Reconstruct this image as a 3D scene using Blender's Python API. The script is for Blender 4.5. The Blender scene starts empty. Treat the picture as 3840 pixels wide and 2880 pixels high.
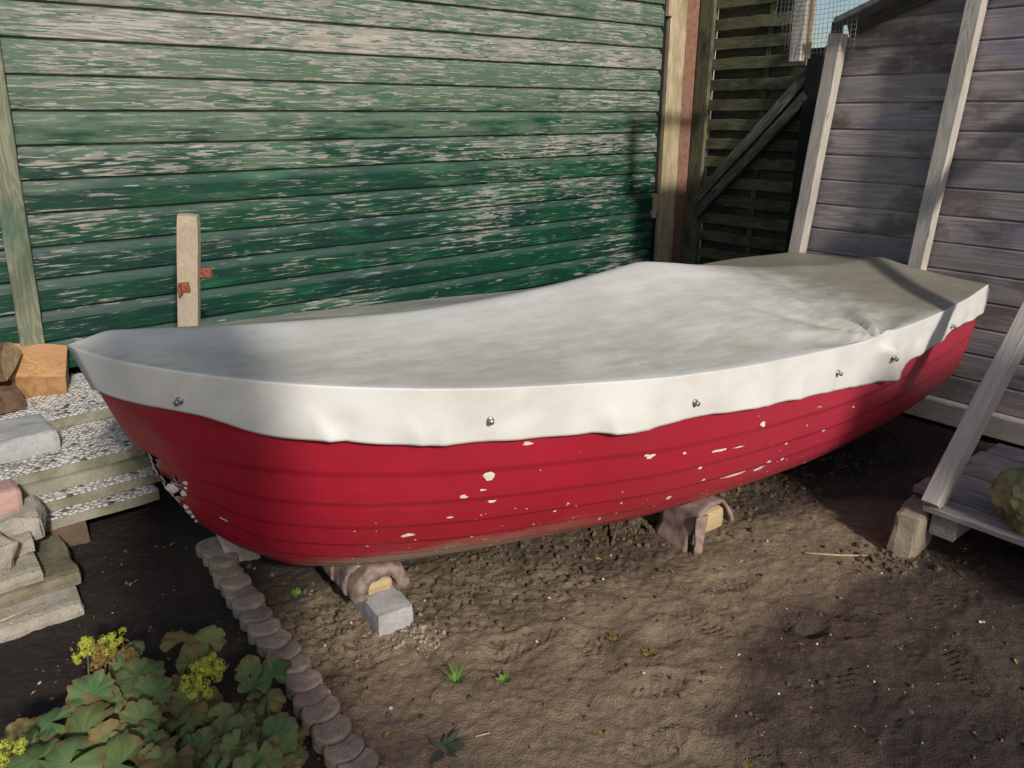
import bpy, bmesh, math, random
import numpy as np
from mathutils import Vector, Matrix, noise as mnoise

R = math.radians
scene = bpy.context.scene
C = scene.collection

# ---------------------------------------------------------------- camera, sky, sun, exposure
cam_d = bpy.data.cameras.new('camera')
cam = bpy.data.objects.new('camera', cam_d); C.objects.link(cam)
cam.location = (0, 0, 1.6); cam.rotation_euler = (R(90 - 19.09), 0, 0)
cam_d.sensor_width = 36; cam_d.lens = 27.42; cam_d.clip_start = .05; cam_d.clip_end = 500
scene.camera = cam

SUN_EL = 30.0
LH = Vector((.4615, -.887, 0)).normalized()          # horizontal direction towards the sun
LDIR = Vector((LH.x*math.cos(R(SUN_EL)), LH.y*math.cos(R(SUN_EL)), math.sin(R(SUN_EL))))
world = bpy.data.worlds.new('World'); scene.world = world; world.use_nodes = True
wn = world.node_tree; wn.nodes.clear()
wo = wn.nodes.new('ShaderNodeOutputWorld'); bg = wn.nodes.new('ShaderNodeBackground'); sky = wn.nodes.new('ShaderNodeTexSky')
sky.sky_type = 'NISHITA'; sky.sun_disc = False; sky.sun_elevation = R(SUN_EL)
sky.sun_rotation = math.atan2(LH.x, LH.y); sky.air_density = 1.0; sky.dust_density = 1.4; sky.ozone_density = 1.0
bg.inputs['Strength'].default_value = .095
wn.links.new(sky.outputs[0], bg.inputs[0]); wn.links.new(bg.outputs[0], wo.inputs[0])
sun_d = bpy.data.lights.new('sun', 'SUN'); sun_d.energy = 3.6; sun_d.angle = R(3.5); sun_d.color = (1, .935, .85)
sun = bpy.data.objects.new('sun', sun_d); C.objects.link(sun)
sun.rotation_euler = (-LDIR).to_track_quat('-Z', 'Y').to_euler(); sun.location = (4, -6, 6)
scene.view_settings.view_transform = 'Standard'; scene.view_settings.look = 'None'
scene.view_settings.exposure = -0.02; scene.view_settings.gamma = 1.0

# ---------------------------------------------------------------- helpers
rng = random.Random(7)
E1 = Vector((math.sin(R(50.5)), math.cos(R(50.5)), 0))   # along the green shed wall
E2 = Vector((-math.cos(R(50.5)), math.sin(R(50.5)), 0))  # towards the green shed wall
ZUP = Vector((0, 0, 1))
def W(s, t, z=0.): return E1*s + E2*t + ZUP*z

def tag(o, label=None, cat=None, group=None, kind=None):
    if label: o['label'] = label
    if cat: o['category'] = cat
    if group: o['group'] = group
    if kind: o['kind'] = kind
    return o

def thing(name, loc, label, cat, group=None):
    o = bpy.data.objects.new(name, None); C.objects.link(o); o.location = loc
    o.empty_display_size = .1
    return tag(o, label, cat, group)

def link(name, me, parent=None, mw=None):
    o = bpy.data.objects.new(name, me); C.objects.link(o)
    if mw is not None: o.matrix_world = mw
    if parent is not None:
        p = Vector((0, 0, 0)); q = parent
        while q is not None: p += q.location if q.type == 'EMPTY' else Vector((0, 0, 0)); q = q.parent
        o.parent = parent
        if parent.type == 'EMPTY':
            o.matrix_parent_inverse = Matrix.Translation(-p)
        else:
            o.matrix_parent_inverse = (parent.matrix_parent_inverse @ parent.matrix_basis).inverted() if parent.parent is None else (Matrix.Translation(p) @ parent.matrix_parent_inverse @ parent.matrix_basis).inverted()
    return o

def mesh(name, v, f, mats, smooth=False, mi=None):
    me = bpy.data.meshes.new(name); me.from_pydata([tuple(p) for p in v], [], [tuple(q) for q in f]); 
    for m in (mats if isinstance(mats, (list, tuple)) else [mats]): me.materials.append(m)
    if mi is not None: me.polygons.foreach_set('material_index', mi)
    if smooth: me.polygons.foreach_set('use_smooth', [True]*len(me.polygons))
    me.update(); return me

def frame(p0, p1, up):
    x = (p1 - p0).normalized(); z = (up - x*up.dot(x)).normalized(); y = z.cross(x)
    m = Matrix((x, y, z)).transposed().to_4x4(); m.translation = p0; return m

def bar_mesh(name, L, w, h, mat, segs=4, bev=.004, jit=.0012, seed=0, c0=0., c1=0., taper=0.):
    """a sawn timber: X along its length, Y width, Z thickness; bevelled edges, slightly uneven; c0/c1 slant the ends in Y"""
    r = random.Random(seed); v = []; f = []
    prof = [(-w/2+bev, -h/2), (w/2-bev, -h/2), (w/2, -h/2+bev), (w/2, h/2-bev), (w/2-bev, h/2), (-w/2+bev, h/2), (-w/2, h/2-bev), (-w/2, -h/2+bev)]
    for i in range(segs+1):
        k = i/segs
        dy = r.uniform(-jit, jit); dz = r.uniform(-jit, jit)
        for (y, z) in prof:
            x = L*k + (y*c0*(1-k) + y*c1*k)
            v.append((x, y*(1-taper*k)+dy+r.uniform(-jit, jit)*.6, z+dz+r.uniform(-jit, jit)*.4))
    for i in range(segs):
        for j in range(8):
            a = i*8+j; b = i*8+(j+1) % 8; f.append((a, b, b+8, a+8))
    f.append(tuple(range(7, -1, -1))); f.append(tuple(range(segs*8, segs*8+8)))
    return mesh(name, v, f, mat)

def bar(name, p0, p1, w, h, mat, up=ZUP, parent=None, **k):
    p0 = Vector(p0); p1 = Vector(p1)
    return link(name, bar_mesh(name, (p1-p0).length, w, h, mat, **k), parent, frame(p0, p1, up))

def rough_box(name, sx, sy, sz, mat, cell=.03, amp=.004, seed=0, freq=14., bev=.006, edge=0., smooth=False):
    """a cast or broken block: gridded box, chipped corners, uneven faces; origin at the middle of its underside"""
    nx = max(1, round(sx/cell)); ny = max(1, round(sy/cell)); nz = max(1, round(sz/cell))
    idx = {}; v = []; f = []
    so = Vector((seed*3.17, seed*1.7, seed*2.3))
    def g(i, j, k):
        key = (i, j, k)
        if key not in idx:
            p = Vector(((i/nx-.5)*sx, (j/ny-.5)*sy, (k/nz)*sz))
            q = Vector(p); n_ex = sum((i in (0, nx), j in (0, ny), k in (0, nz)))
            if n_ex >= 2:
                b = bev*(1.0 if n_ex == 2 else 1.5)
                if i in (0, nx): q.x -= math.copysign(b*.7, q.x)
                if j in (0, ny): q.y -= math.copysign(b*.7, q.y)
                if k == nz: q.z -= b*.7
            nv = mnoise.noise_vector(p*freq+so)
            q += nv*amp
            if edge and n_ex >= 1:
                e = mnoise.noise(p*freq*.45+so*1.3)
                if i in (0, nx): q.x -= math.copysign(max(0, e)*edge, p.x)
                if j in (0, ny): q.y -= math.copysign(max(0, e)*edge, p.y)
            if k == 0: q.z = max(q.z, -.004) if amp < .01 else q.z
            idx[key] = len(v); v.append(q)
        return idx[key]
    for i in range(nx):
        for j in range(ny):
            f.append((g(i, j, 0), g(i, j+1, 0), g(i+1, j+1, 0), g(i+1, j, 0)))
            f.append((g(i, j, nz), g(i+1, j, nz), g(i+1, j+1, nz), g(i, j+1, nz)))
    for i in range(nx):
        for k in range(nz):
            f.append((g(i, 0, k), g(i+1, 0, k), g(i+1, 0, k+1), g(i, 0, k+1)))
            f.append((g(i, ny, k), g(i, ny, k+1), g(i+1, ny, k+1), g(i+1, ny, k)))
    for j in range(ny):
        for k in range(nz):
            f.append((g(0, j, k), g(0, j, k+1), g(0, j+1, k+1), g(0, j+1, k)))
            f.append((g(nx, j, k), g(nx, j+1, k), g(nx, j+1, k+1), g(nx, j, k+1)))
    return mesh(name, v, f, mat, smooth)

def rock_mesh(name, r, mat, sub=3, amp=.25, seed=0, sc=(1, 1, 1), freq=1.6, smooth=False):
    bm = bmesh.new(); bmesh.ops.create_icosphere(bm, subdivisions=sub, radius=1)
    so = Vector((seed*5.3, seed*1.9, seed*7.1))
    for v in bm.verts:
        d = v.co.normalized()
        k = 1 + amp*mnoise.noise(d*freq+so) + amp*.45*mnoise.noise(d*freq*3.1+so) + amp*.2*mnoise.noise(d*freq*8+so)
        v.co = Vector((d.x*k*r*sc[0], d.y*k*r*sc[1], d.z*k*r*sc[2]))
    me = bpy.data.meshes.new(name); bm.to_mesh(me); bm.free(); me.materials.append(mat)
    if smooth: me.polygons.foreach_set('use_smooth', [True]*len(me.polygons))
    return me

def place(loc, rz=0, rx=0, ry=0, s=1.):
    return Matrix.Translation(Vector(loc)) @ Matrix.Rotation(rz, 4, 'Z') @ Matrix.Rotation(ry, 4, 'Y') @ Matrix.Rotation(rx, 4, 'X') @ Matrix.Scale(s, 4)
ANG1 = math.atan2(E1.y, E1.x)     # rotation that lays local X along the green wall

def tube(pts, r, n=6, cap=True):
    v = []; f = []
    pts = [Vector(p) for p in pts]
    for i, p in enumerate(pts):
        d = (pts[min(i+1, len(pts)-1)]-pts[max(i-1, 0)]).normalized()
        a = d.cross(Vector((.13, .37, .92))).normalized(); b = d.cross(a)
        rr = r[i] if isinstance(r, (list, tuple)) else r
        for k in range(n):
            t = 2*math.pi*k/n; v.append(p+a*math.cos(t)*rr+b*math.sin(t)*rr)
    for i in range(len(pts)-1):
        for k in range(n):
            f.append((i*n+k, i*n+(k+1) % n, (i+1)*n+(k+1) % n, (i+1)*n+k))
    if cap: f.append(tuple(range(n-1, -1, -1))); f.append(tuple(range((len(pts)-1)*n, len(pts)*n)))
    return v, f
def join(parts):
    v = []; f = []
    for a, b in parts:
        o = len(v); v += list(a); f += [tuple(i+o for i in q) for q in b]
    return v, f

# numpy value noise
_tab = np.random.RandomState(3).rand(256, 256)
def vn(x, y, seed=0):
    x = np.asarray(x)+seed*17.31; y = np.asarray(y)+seed*9.77
    xi = np.floor(x).astype(int); yi = np.floor(y).astype(int); fx = x-xi; fy = y-yi
    fx = fx*fx*fx*(fx*(fx*6-15)+10); fy = fy*fy*fy*(fy*(fy*6-15)+10)
    a = _tab[xi % 256, yi % 256]; b = _tab[(xi+1) % 256, yi % 256]; c = _tab[xi % 256, (yi+1) % 256]; d = _tab[(xi+1) % 256, (yi+1) % 256]
    return (a*(1-fx)+b*fx)*(1-fy)+(c*(1-fx)+d*fx)*fy
def fbm(x, y, oct=4, seed=0, gain=.5):
    s = 0; a = 1; t = 0
    for o in range(oct):
        s = s+a*(vn(x*2**o, y*2**o, seed+o)-.5); t += a; a *= gain
    return s/t*2
def sstep(a, b, x):
    t = np.clip((np.asarray(x, float)-a)/(b-a), 0, 1); return t*t*(3-2*t)
def hermite(X, Y):
    X = np.array(X, float); Y = np.array(Y, float); d = np.diff(Y)/np.diff(X); m = np.zeros(len(X)); m[0] = d[0]; m[-1] = d[-1]
    for i in range(1, len(X)-1): m[i] = 0 if d[i-1]*d[i] <= 0 else 2*d[i-1]*d[i]/(d[i-1]+d[i])
    def fn(x):
        x = np.clip(np.asarray(x, float), X[0], X[-1]); i = np.clip(np.searchsorted(X, x)-1, 0, len(X)-2)
        h = X[i+1]-X[i]; t = (x-X[i])/h
        return (2*t**3-3*t**2+1)*Y[i]+(t**3-2*t**2+t)*h*m[i]+(-2*t**3+3*t**2)*Y[i+1]+(t**3-t**2)*h*m[i+1]
    return fn

# ---------------------------------------------------------------- materials
class NT:
    def __init__(s, name):
        s.m = bpy.data.materials.new(name); s.m.use_nodes = True; s.t = s.m.node_tree
        s.b = s.t.nodes['Principled BSDF']; s.out = s.t.nodes['Material Output']
    def n(s, typ, **k):
        o = s.t.nodes.new('ShaderNode'+typ)
        for a, b in k.items(): setattr(o, a, b)
        return o
    def set(s, sock, val):
        if hasattr(val, 'is_output'): s.t.links.new(val, sock)
        elif val is not None: sock.default_value = val
    def math(s, op, a, b=None, c=None, clamp=False):
        o = s.n('Math', operation=op, use_clamp=clamp)
        for i, x in enumerate((a, b, c)):
            if x is not None: s.set(o.inputs[i], x)
        return o.outputs[0]
    def mix(s, fac, a, b):
        o = s.n('Mix', data_type='RGBA'); s.set(o.inputs[0], fac)
        for i, x in ((6, a), (7, b)): s.set(o.inputs[i], (*x, 1) if isinstance(x, tuple) and len(x) == 3 else x)
        return o.outputs[2]
    def ss(s, x, a, b, lo=0., hi=1.):
        o = s.n('MapRange', interpolation_type='SMOOTHSTEP'); s.set(o.inputs[0], x)
        for i, q in enumerate((a, b, lo, hi)): s.set(o.inputs[i+1], q)
        return o.outputs[0]
    def obj(s, rnd=True, kind='Object'):
        tc = s.n('TexCoord'); c = tc.outputs[kind]
        if rnd:
            oi = s.n('ObjectInfo'); mu = s.n('VectorMath', operation='SCALE'); mu.inputs[0].default_value = (53.1, 17.3, 31.7)
            s.t.links.new(oi.outputs['Random'], mu.inputs['Scale'])
            ad = s.n('VectorMath', operation='ADD'); s.t.links.new(c, ad.inputs[0]); s.t.links.new(mu.outputs[0], ad.inputs[1]); c = ad.outputs[0]
        return c
    def rand(s): return s.n('ObjectInfo').outputs['Random']
    def pos(s): return s.n('NewGeometry').outputs['Position']
    def scale(s, c, v):
        o = s.n('VectorMath', operation='MULTIPLY'); s.set(o.inputs[0], c); o.inputs[1].default_value = v; return o.outputs[0]
    def noise(s, c, sc=1., det=4., rough=.55, dist=0.):
        o = s.n('TexNoise'); s.set(o.inputs['Vector'], c); o.inputs['Scale'].default_value = sc; o.inputs['Detail'].default_value = det
        o.inputs['Roughness'].default_value = rough; o.inputs['Distortion'].default_value = dist; return o.outputs[0]
    def voro(s, c, sc=1., feat='F1', out='Distance'):
        o = s.n('TexVoronoi', feature=feat); s.set(o.inputs['Vector'], c); o.inputs['Scale'].default_value = sc; return o.outputs[out]
    def attr(s, name):
        return s.n('Attribute', attribute_name=name).outputs['Fac']
    def sep(s, c, i):
        o = s.n('SeparateXYZ'); s.set(o.inputs[0], c); return o.outputs[i]
    def bump(s, h, st=.4, dist=.01):
        o = s.n('Bump'); s.set(o.inputs['Height'], h); o.inputs['Strength'].default_value = st; o.inputs['Distance'].default_value = dist
        s.t.links.new(o.outputs[0], s.b.inputs['Normal'])
    def fin(s, col, rough=.8, spec=.3):
        s.set(s.b.inputs['Base Color'], (*col, 1) if isinstance(col, tuple) and len(col) == 3 else col)
        s.set(s.b.inputs['Roughness'], rough); s.b.inputs['Specular IOR Level'].default_value = spec
        return s.m

def m_wood(name, a, b, c=None, rv_amt=.25, dirt=(.05, .05, .03), dirt_amt=.35, ax=(2.2, 22, 22), rough=.8, knots=True, bump=.35, kn_sc=(2.3, 7, 7)):
    """grained timber: a pale, b darker grain, c odd patches"""
    t = NT(name); p = t.obj()
    g = t.noise(t.scale(p, ax), 1, 3, .5, .5)
    ring = t.math('SINE', t.math('MULTIPLY', g, 42.))
    fine = t.noise(t.scale(p, (ax[0]*4, ax[1]*9, ax[2]*9)), 1, 3, .6)
    k = t.math('ADD', t.math('MULTIPLY', t.math('ADD', ring, 1.), .22), t.math('MULTIPLY', fine, .75))
    col = t.mix(t.ss(k, .25, .8), a, b)
    if c:
        pt = t.noise(t.scale(p, (1.5, 4, 4)), 1, 4, .6); col = t.mix(t.ss(pt, .5, .68), col, c)
    d = t.noise(t.scale(p, (3, 6, 6)), 1, 5, .65)
    col = t.mix(t.math('MULTIPLY', t.ss(d, .46, .66), dirt_amt), col, dirt)
    if knots:
        kn = t.voro(t.scale(p, kn_sc), 1); col = t.mix(t.ss(kn, .12, .05), col, tuple(x*.35 for x in b))
    rv = t.rand(); col = t.mix(t.math('MULTIPLY', rv, rv_amt), col, tuple(x*.72 for x in b))
    t.bump(t.math('ADD', t.math('MULTIPLY', k, .7), t.math('MULTIPLY', fine, .4)), bump, .004)
    return t.fin(col, rough)

def m_concrete(name, a, b, moss=(.10, .10, .045), moss_amt=.5, sc=1., agg=0., bump=.5, rough=.9):
    t = NT(name); p = t.obj()
    n1 = t.noise(p, 9*sc, 6, .65); n2 = t.noise(p, 70*sc, 4, .7); n3 = t.noise(p, 4.5*sc, 5, .6)
    col = t.mix(t.ss(n1, .3, .7), a, b)
    col = t.mix(t.math('MULTIPLY', t.ss(n2, .5, .7), .45), col, tuple(x*.55 for x in b))
    col = t.mix(t.math('MULTIPLY', t.ss(n3, .48, .68), moss_amt), col, moss)
    h = t.math('ADD', n2, t.math('MULTIPLY', n1, .6))
    if agg:
        vo = t.voro(p, 75*sc); col = t.mix(t.math('MULTIPLY', t.ss(vo, .30, .18), agg), col, t.mix(t.voro(p, 75*sc, out='Color'), tuple(min(1, x*1.9) for x in a), tuple(x*.5 for x in b)))
        h = t.math('ADD', h, t.math('MULTIPLY', t.ss(vo, .35, .1), .8))
    t.bump(h, bump, .006)
    return t.fin(col, rough)

def m_plain(name, a, b=None, sc=30., rough=.7, spec=.3, metal=0., bump=0., det=4):
    t = NT(name); b = b or tuple(x*.6 for x in a); p = t.obj(); n = t.noise(p, sc, det, .6)
    if bump: t.bump(n, bump, .004)
    t.b.inputs['Metallic'].default_value = metal
    return t.fin(t.mix(t.ss(n, .35, .68), a, b), rough, spec)

def m_green():
    t = NT('peeling_green_paint'); p = t.obj(); w = t.pos()
    z = t.sep(w, 2)
    g = t.noise(t.scale(p, (1.15, 1, 13)), 1, 2.5, .5, .7)
    ring = t.math('SINE', t.math('MULTIPLY', g, 60.))
    fine = t.noise(t.scale(p, (10, 20, 190)), 1, 3, .6)
    fl = t.noise(t.scale(p, (6.0, 10, 95)), 1, 5, .6, .35)
    fl2 = t.noise(t.scale(p, (22, 20, 260)), 1, 2, .6)
    big = t.noise(t.scale(w, (1.4, 1.4, 2.2)), 1, 4, .6)
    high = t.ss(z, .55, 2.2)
    bare = t.math('ADD', t.math('MULTIPLY', fl, .95), t.math('MULTIPLY', ring, .075))
    bare = t.math('ADD', bare, t.math('MULTIPLY', t.math('SUBTRACT', big, .5), .42))
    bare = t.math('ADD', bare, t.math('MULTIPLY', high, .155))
    bare = t.math('ADD', bare, t.math('MULTIPLY', t.math('SUBTRACT', fl2, .5), .28))
    bare = t.math('ADD', bare, t.math('MULTIPLY', t.math('SUBTRACT', t.rand(), .5), .13))
    mask = t.ss(bare, .628, .662)
    wood = t.mix(t.ss(t.math('ADD', t.math('MULTIPLY', ring, .25), fine), .3, .8), (.37, .36, .32), (.19, .185, .16))
    wood = t.mix(t.math('MULTIPLY', t.ss(t.noise(w, 3.1, 3), .55, .7), .6), wood, (.39, .335, .275))
    tone = t.noise(t.scale(p, (1.7, 3, 5)), 1, 5, .65)
    deep = t.mix(t.ss(tone, .38, .62), (.005, .050, .024), (.005, .030, .024))
    deep = t.mix(t.ss(t.noise(t.scale(p, (2.1, 3, 9)), 1, 3), .55, .72), deep, (.012, .108, .048))
    chalk = t.mix(fine, (.052, .115, .066), (.118, .160, .105))
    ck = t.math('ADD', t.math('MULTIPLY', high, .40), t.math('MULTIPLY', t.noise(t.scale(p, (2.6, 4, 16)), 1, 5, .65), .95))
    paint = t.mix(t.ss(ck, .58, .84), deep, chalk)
    dull = t.math('MULTIPLY', t.ss(bare, .54, .64), .35); paint = t.mix(dull, paint, (.11, .15, .115))
    col = t.mix(mask, paint, wood)
    ledge_sky = t.ss(t.sep(t.n('TexCoord').outputs['Object'], 2), .099, .109)
    col = t.mix(t.math('MULTIPLY', ledge_sky, .22), col, (.10, .145, .132))  # sky reflection on the chamfers painted in as a grey-blue tint
    t.bump(t.math('ADD', t.math('MULTIPLY', mask, -.55), t.math('ADD', t.math('MULTIPLY', fine, .35), t.math('MULTIPLY', ring, .08))), .45, .003)
    return t.fin(col, t.ss(bare, .5, .66, .42, .85), .35)

def m_soil():
    t = NT('trodden_soil'); w = t.pos()
    n1 = t.noise(w, 1.3, 5, .6); n2 = t.noise(w, 7, 6, .65); n3 = t.noise(w, 45, 5, .7); n4 = t.noise(w, 170, 3, .6)
    damp_shade = t.attr('damp_shade')
    dry = t.mix(t.ss(n2, .35, .65), (.260, .200, .132), (.185, .140, .095))
    dry = t.mix(t.math('MULTIPLY', t.ss(n3, .5, .7), .6), dry, (.30, .24, .165))
    wet = t.mix(t.ss(n2, .35, .65), (.100, .072, .054), (.060, .044, .034))
    wet = t.mix(t.math('MULTIPLY', t.ss(n3, .52, .7), .55), wet, (.150, .112, .082))
    k = t.math('ADD', damp_shade, t.math('MULTIPLY', t.math('SUBTRACT', n1, .5), .7))
    k = t.math('ADD', k, t.math('MULTIPLY', t.math('SUBTRACT', n3, .5), .35))
    col = t.mix(t.ss(k, .25, .75), dry, wet); col = t.mix(t.ss(k, 1.0, 1.8), col, t.mix(n3, (.040, .030, .025), (.026, .020, .017)))  # darkest soil also carries painted shade under the hull and by the shed
    mossy = t.attr('moss'); mk = t.math('MULTIPLY', t.ss(t.math('ADD', n2, t.math('MULTIPLY', n3, .4)), .68, .88), mossy)
    col = t.mix(mk, col, t.mix(n4, (.125, .110, .05), (.07, .058, .03)))
    wh = t.voro(w, 38); col = t.mix(t.math('MULTIPLY', t.ss(wh, .07, .045), t.ss(t.noise(w, 19, 1), .56, .6)), col, (.55, .52, .46))
    t.bump(t.math('ADD', t.math('MULTIPLY', n3, .8), t.math('MULTIPLY', n4, .5)), 1., .014)
    return t.fin(col, t.ss(k, .3, .9, .95, .8), .25)

def m_hull():
    t = NT('chipped_red_gelcoat'); w = t.obj(False); v = t.attr('girth'); x = t.attr('along')
    n = t.noise(w, 3, 4, .6); f = t.noise(w, 60, 4, .6)
    col = t.mix(t.ss(n, .3, .7), (.365, .014, .032), (.295, .010, .023))
    fade_reflect = t.math('MULTIPLY', t.ss(t.math('ADD', x, t.math('MULTIPLY', n, .3)), .45, .75), t.ss(v, .35, .6)); col = t.mix(t.math('MULTIPLY', fade_reflect, .4), col, (.43, .050, .080))  # faded red, with a pinkish reflection painted in
    scr = t.noise(t.scale(w, (4, 4, 160)), 1, 3, .7); col = t.mix(t.math('MULTIPLY', t.ss(scr, .62, .8), .22), col, (.55, .18, .17))
    ch = t.noise(w, 26, 5, .55); ch2 = t.noise(w, 2.2, 2)
    chip = t.math('MULTIPLY', t.ss(t.math('ADD', ch, t.math('MULTIPLY', ch2, .14)), .79, .80), t.ss(x, .06, .12)); col = t.mix(chip, col, (.72, .66, .52))
    dn = t.math('ADD', t.math('SUBTRACT', v, t.ss(x, .07, .2, 0., .115)), t.math('MULTIPLY', t.math('SUBTRACT', t.noise(t.scale(w, (3, 3, 14)), 1, 5, .7), .5), .26))
    dirt = t.math('MULTIPLY', t.ss(dn, .53, .41), t.math('MULTIPLY', t.ss(x, .06, .12), t.ss(x, .42, .2, .08, 1.))); col = t.mix(t.math('MULTIPLY', dirt, .9), col, t.mix(f, (.30, .225, .165), (.21, .15, .11)))
    t.bump(t.math('ADD', t.math('MULTIPLY', f, .3), t.math('MULTIPLY', chip, -1.)), .12, .003)
    return t.fin(col, t.math('ADD', t.math('MULTIPLY', dirt, .4), t.ss(n, .3, .7, .36, .46)), .45)

def m_cover():
    t = NT('weathered_white_pvc'); cb = t.n('CombineXYZ'); t.set(cb.inputs[0], t.attr('bx')); t.set(cb.inputs[1], t.attr('by')); p = cb.outputs[0]; top = t.attr('top'); moss = t.attr('moss')
    n1 = t.noise(t.scale(p, (1., 1., 1.)), 2.0, 6, .62); n2 = t.noise(t.scale(p, (.40, 1.2, 1)), 12, 7, .70); n3 = t.noise(t.scale(p, (1, 1, 1)), 85, 3, .6)
    white = t.mix(t.math('MULTIPLY', t.ss(t.math('ADD', n1, t.math('MULTIPLY', n2, .4)), .6, .85), .6), (.70, .69, .66), (.54, .52, .47))
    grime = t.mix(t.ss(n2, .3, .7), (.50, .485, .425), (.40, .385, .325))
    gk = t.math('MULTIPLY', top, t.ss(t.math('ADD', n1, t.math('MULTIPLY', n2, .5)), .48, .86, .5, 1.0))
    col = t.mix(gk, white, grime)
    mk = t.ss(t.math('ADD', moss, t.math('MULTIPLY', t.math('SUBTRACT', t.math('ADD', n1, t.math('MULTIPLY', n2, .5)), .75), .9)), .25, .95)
    col = t.mix(t.math('MULTIPLY', mk, .85), col, t.mix(n2, (.24, .225, .16), (.125, .117, .08)))  # moss at the stern, and painted shade on the far half
    sp = t.voro(t.scale(p, (1, 1.6, 1)), 9); sk = t.math('MULTIPLY', t.ss(sp, .11, .06), t.math('MULTIPLY', top, t.ss(t.noise(p, 3.2, 1), .54, .58)))
    col = t.mix(t.math('MULTIPLY', sk, .6), col, (.30, .27, .10))
    t.bump(t.math('ADD', t.math('MULTIPLY', n3, .3), n2), .04, .002)
    return t.fin(col, .52, .4)

def m_leaf():
    t = NT('lady_mantle_leaf'); p = t.obj(True); e = t.attr('rim'); rv = t.rand()
    n = t.noise(p, 38, 4, .6); n2 = t.noise(p, 11, 3, .6)
    g = t.mix(rv, (.085, .185, .06), (.25, .28, .075)); g = t.mix(t.ss(n, .35, .7), g, (.12, .21, .10))
    vein = t.attr('vein'); g = t.mix(t.math('MULTIPLY', vein, .6), g, (.27, .30, .13))
    old = t.ss(t.math('ADD', t.math('MULTIPLY', t.math('FRACT', t.math('MULTIPLY', rv, 7.3)), .5), t.math('MULTIPLY', n2, .5)), .52, .70)
    g = t.mix(t.math('MULTIPLY', old, .75), g, t.mix(n, (.30, .25, .08), (.22, .14, .055)))
    br = t.ss(t.math('ADD', e, t.math('MULTIPLY', t.math('SUBTRACT', n2, .5), 1.5)), .80, 1.05)
    col = t.mix(br, g, t.mix(n, (.33, .19, .08), (.20, .10, .05)))
    t.b.inputs['Subsurface Weight'].default_value = 0.0
    m = t.fin(col, .6, .3)
    tr = t.n('BsdfTranslucent'); t.t.links.new(col, tr.inputs[0]); mx = t.n('MixShader'); mx.inputs[0].default_value = .35
    t.t.links.new(t.b.outputs[0], mx.inputs[1]); t.t.links.new(tr.outputs[0], mx.inputs[2]); t.t.links.new(mx.outputs[0], t.out.inputs[0])
    return m

M = {}
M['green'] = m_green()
M['batten'] = m_wood('algae_green_batten', (.25, .25, .18), (.15, .165, .11), c=(.06, .13, .085), dirt=(.03, .055, .035), dirt_amt=.5)
M['cream'] = m_wood('cream_timber', (.56, .47, .33), (.40, .31, .20), c=(.30, .25, .12), dirt=(.22, .19, .09), dirt_amt=.4)
M['rust'] = m_plain('rust_brown_steel', (.27, .145, .10), (.19, .095, .065), 22, .8, .3, 0, .3)
M['bracket'] = m_plain('rusted_bracket', (.30, .10, .05), (.17, .05, .028), 60, .75, .3, 0, .3)
M['weave'] = m_wood('mossy_dark_slat', (.16, .155, .095), (.085, .088, .055), c=(.17, .165, .08), dirt=(.022, .024, .016), dirt_amt=.7)
M['weavedark'] = m_wood('dark_slat', (.085, .083, .05), (.046, .048, .03), dirt=(.012, .013, .009), dirt_amt=.7)
M['brace'] = m_wood('dark_brace_timber', (.20, .19, .16), (.085, .08, .066), dirt=(.035, .034, .026), dirt_amt=.7)
M['black'] = m_wood('tarred_board', (.012, .013, .013), (.007, .008, .008), dirt=(.01, .01, .01), dirt_amt=.2, rough=.7)
M['grey'] = m_wood('weathered_grey_board', (.43, .36, .335), (.27, .24, .245), c=(.25, .24, .29), dirt=(.135, .10, .088), dirt_amt=.9, ax=(1.0, 12, 12), kn_sc=(1.1, 9, 5.3), rv_amt=.55)
M['pale'] = m_wood('pale_sawn_timber', (.60, .55, .50), (.46, .41, .36), c=(.42, .38, .35), dirt=(.30, .27, .24), dirt_amt=.35)
M['pallet'] = m_wood('bleached_pallet_board', (.40, .38, .36), (.26, .25, .24), c=(.22, .20, .19), dirt=(.13, .12, .11), dirt_amt=.55)
M['soil'] = m_soil()
M['clod'] = m_plain('soil_clod', (.15, .115, .075), (.065, .048, .034), 25, .95, .2, 0, .6)
M['conc'] = m_concrete('grey_concrete', (.42, .42, .42), (.34, .335, .33), moss=(.25, .21, .15), moss_amt=.45)
M['conc2'] = m_concrete('weathered_concrete', (.42, .38, .32), (.31, .28, .225), moss=(.20, .18, .11), moss_amt=.5, agg=.7)
M['slab'] = m_concrete('slab_edge_concrete', (.33, .31, .245), (.25, .235, .185), moss=(.15, .15, .085), moss_amt=.7)
M['slabdark'] = m_concrete('mossy_slab_concrete', (.25, .22, .155), (.17, .155, .10), moss=(.08, .085, .04), moss_amt=.7, agg=.4)
M['post'] = m_concrete('tan_concrete', (.44, .36, .265), (.35, .285, .205), moss=(.42, .38, .30), moss_amt=.4)
M['edge'] = m_concrete('edging_stone', (.42, .35, .28), (.29, .24, .19), moss=(.17, .125, .09), moss_amt=.6, agg=.5, sc=1.4)
M['brickpink'] = m_concrete('pink_brick', (.50, .32, .285), (.42, .25, .22), moss=(.35, .30, .25), moss_amt=.35)
M['brickbrown'] = m_concrete('brown_brick', (.16, .115, .075), (.10, .075, .05), moss=(.06, .055, .03), moss_amt=.5)
M['brickyellow'] = m_concrete('yellow_brick', (.52, .40, .24), (.44, .33, .18), moss=(.42, .34, .12), moss_amt=.3, bump=.3)
M['lichen'] = m_concrete('lichen_boulder', (.33, .31, .14), (.20, .20, .09), moss=(.095, .10, .05), moss_amt=.75, bump=.9)
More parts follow.
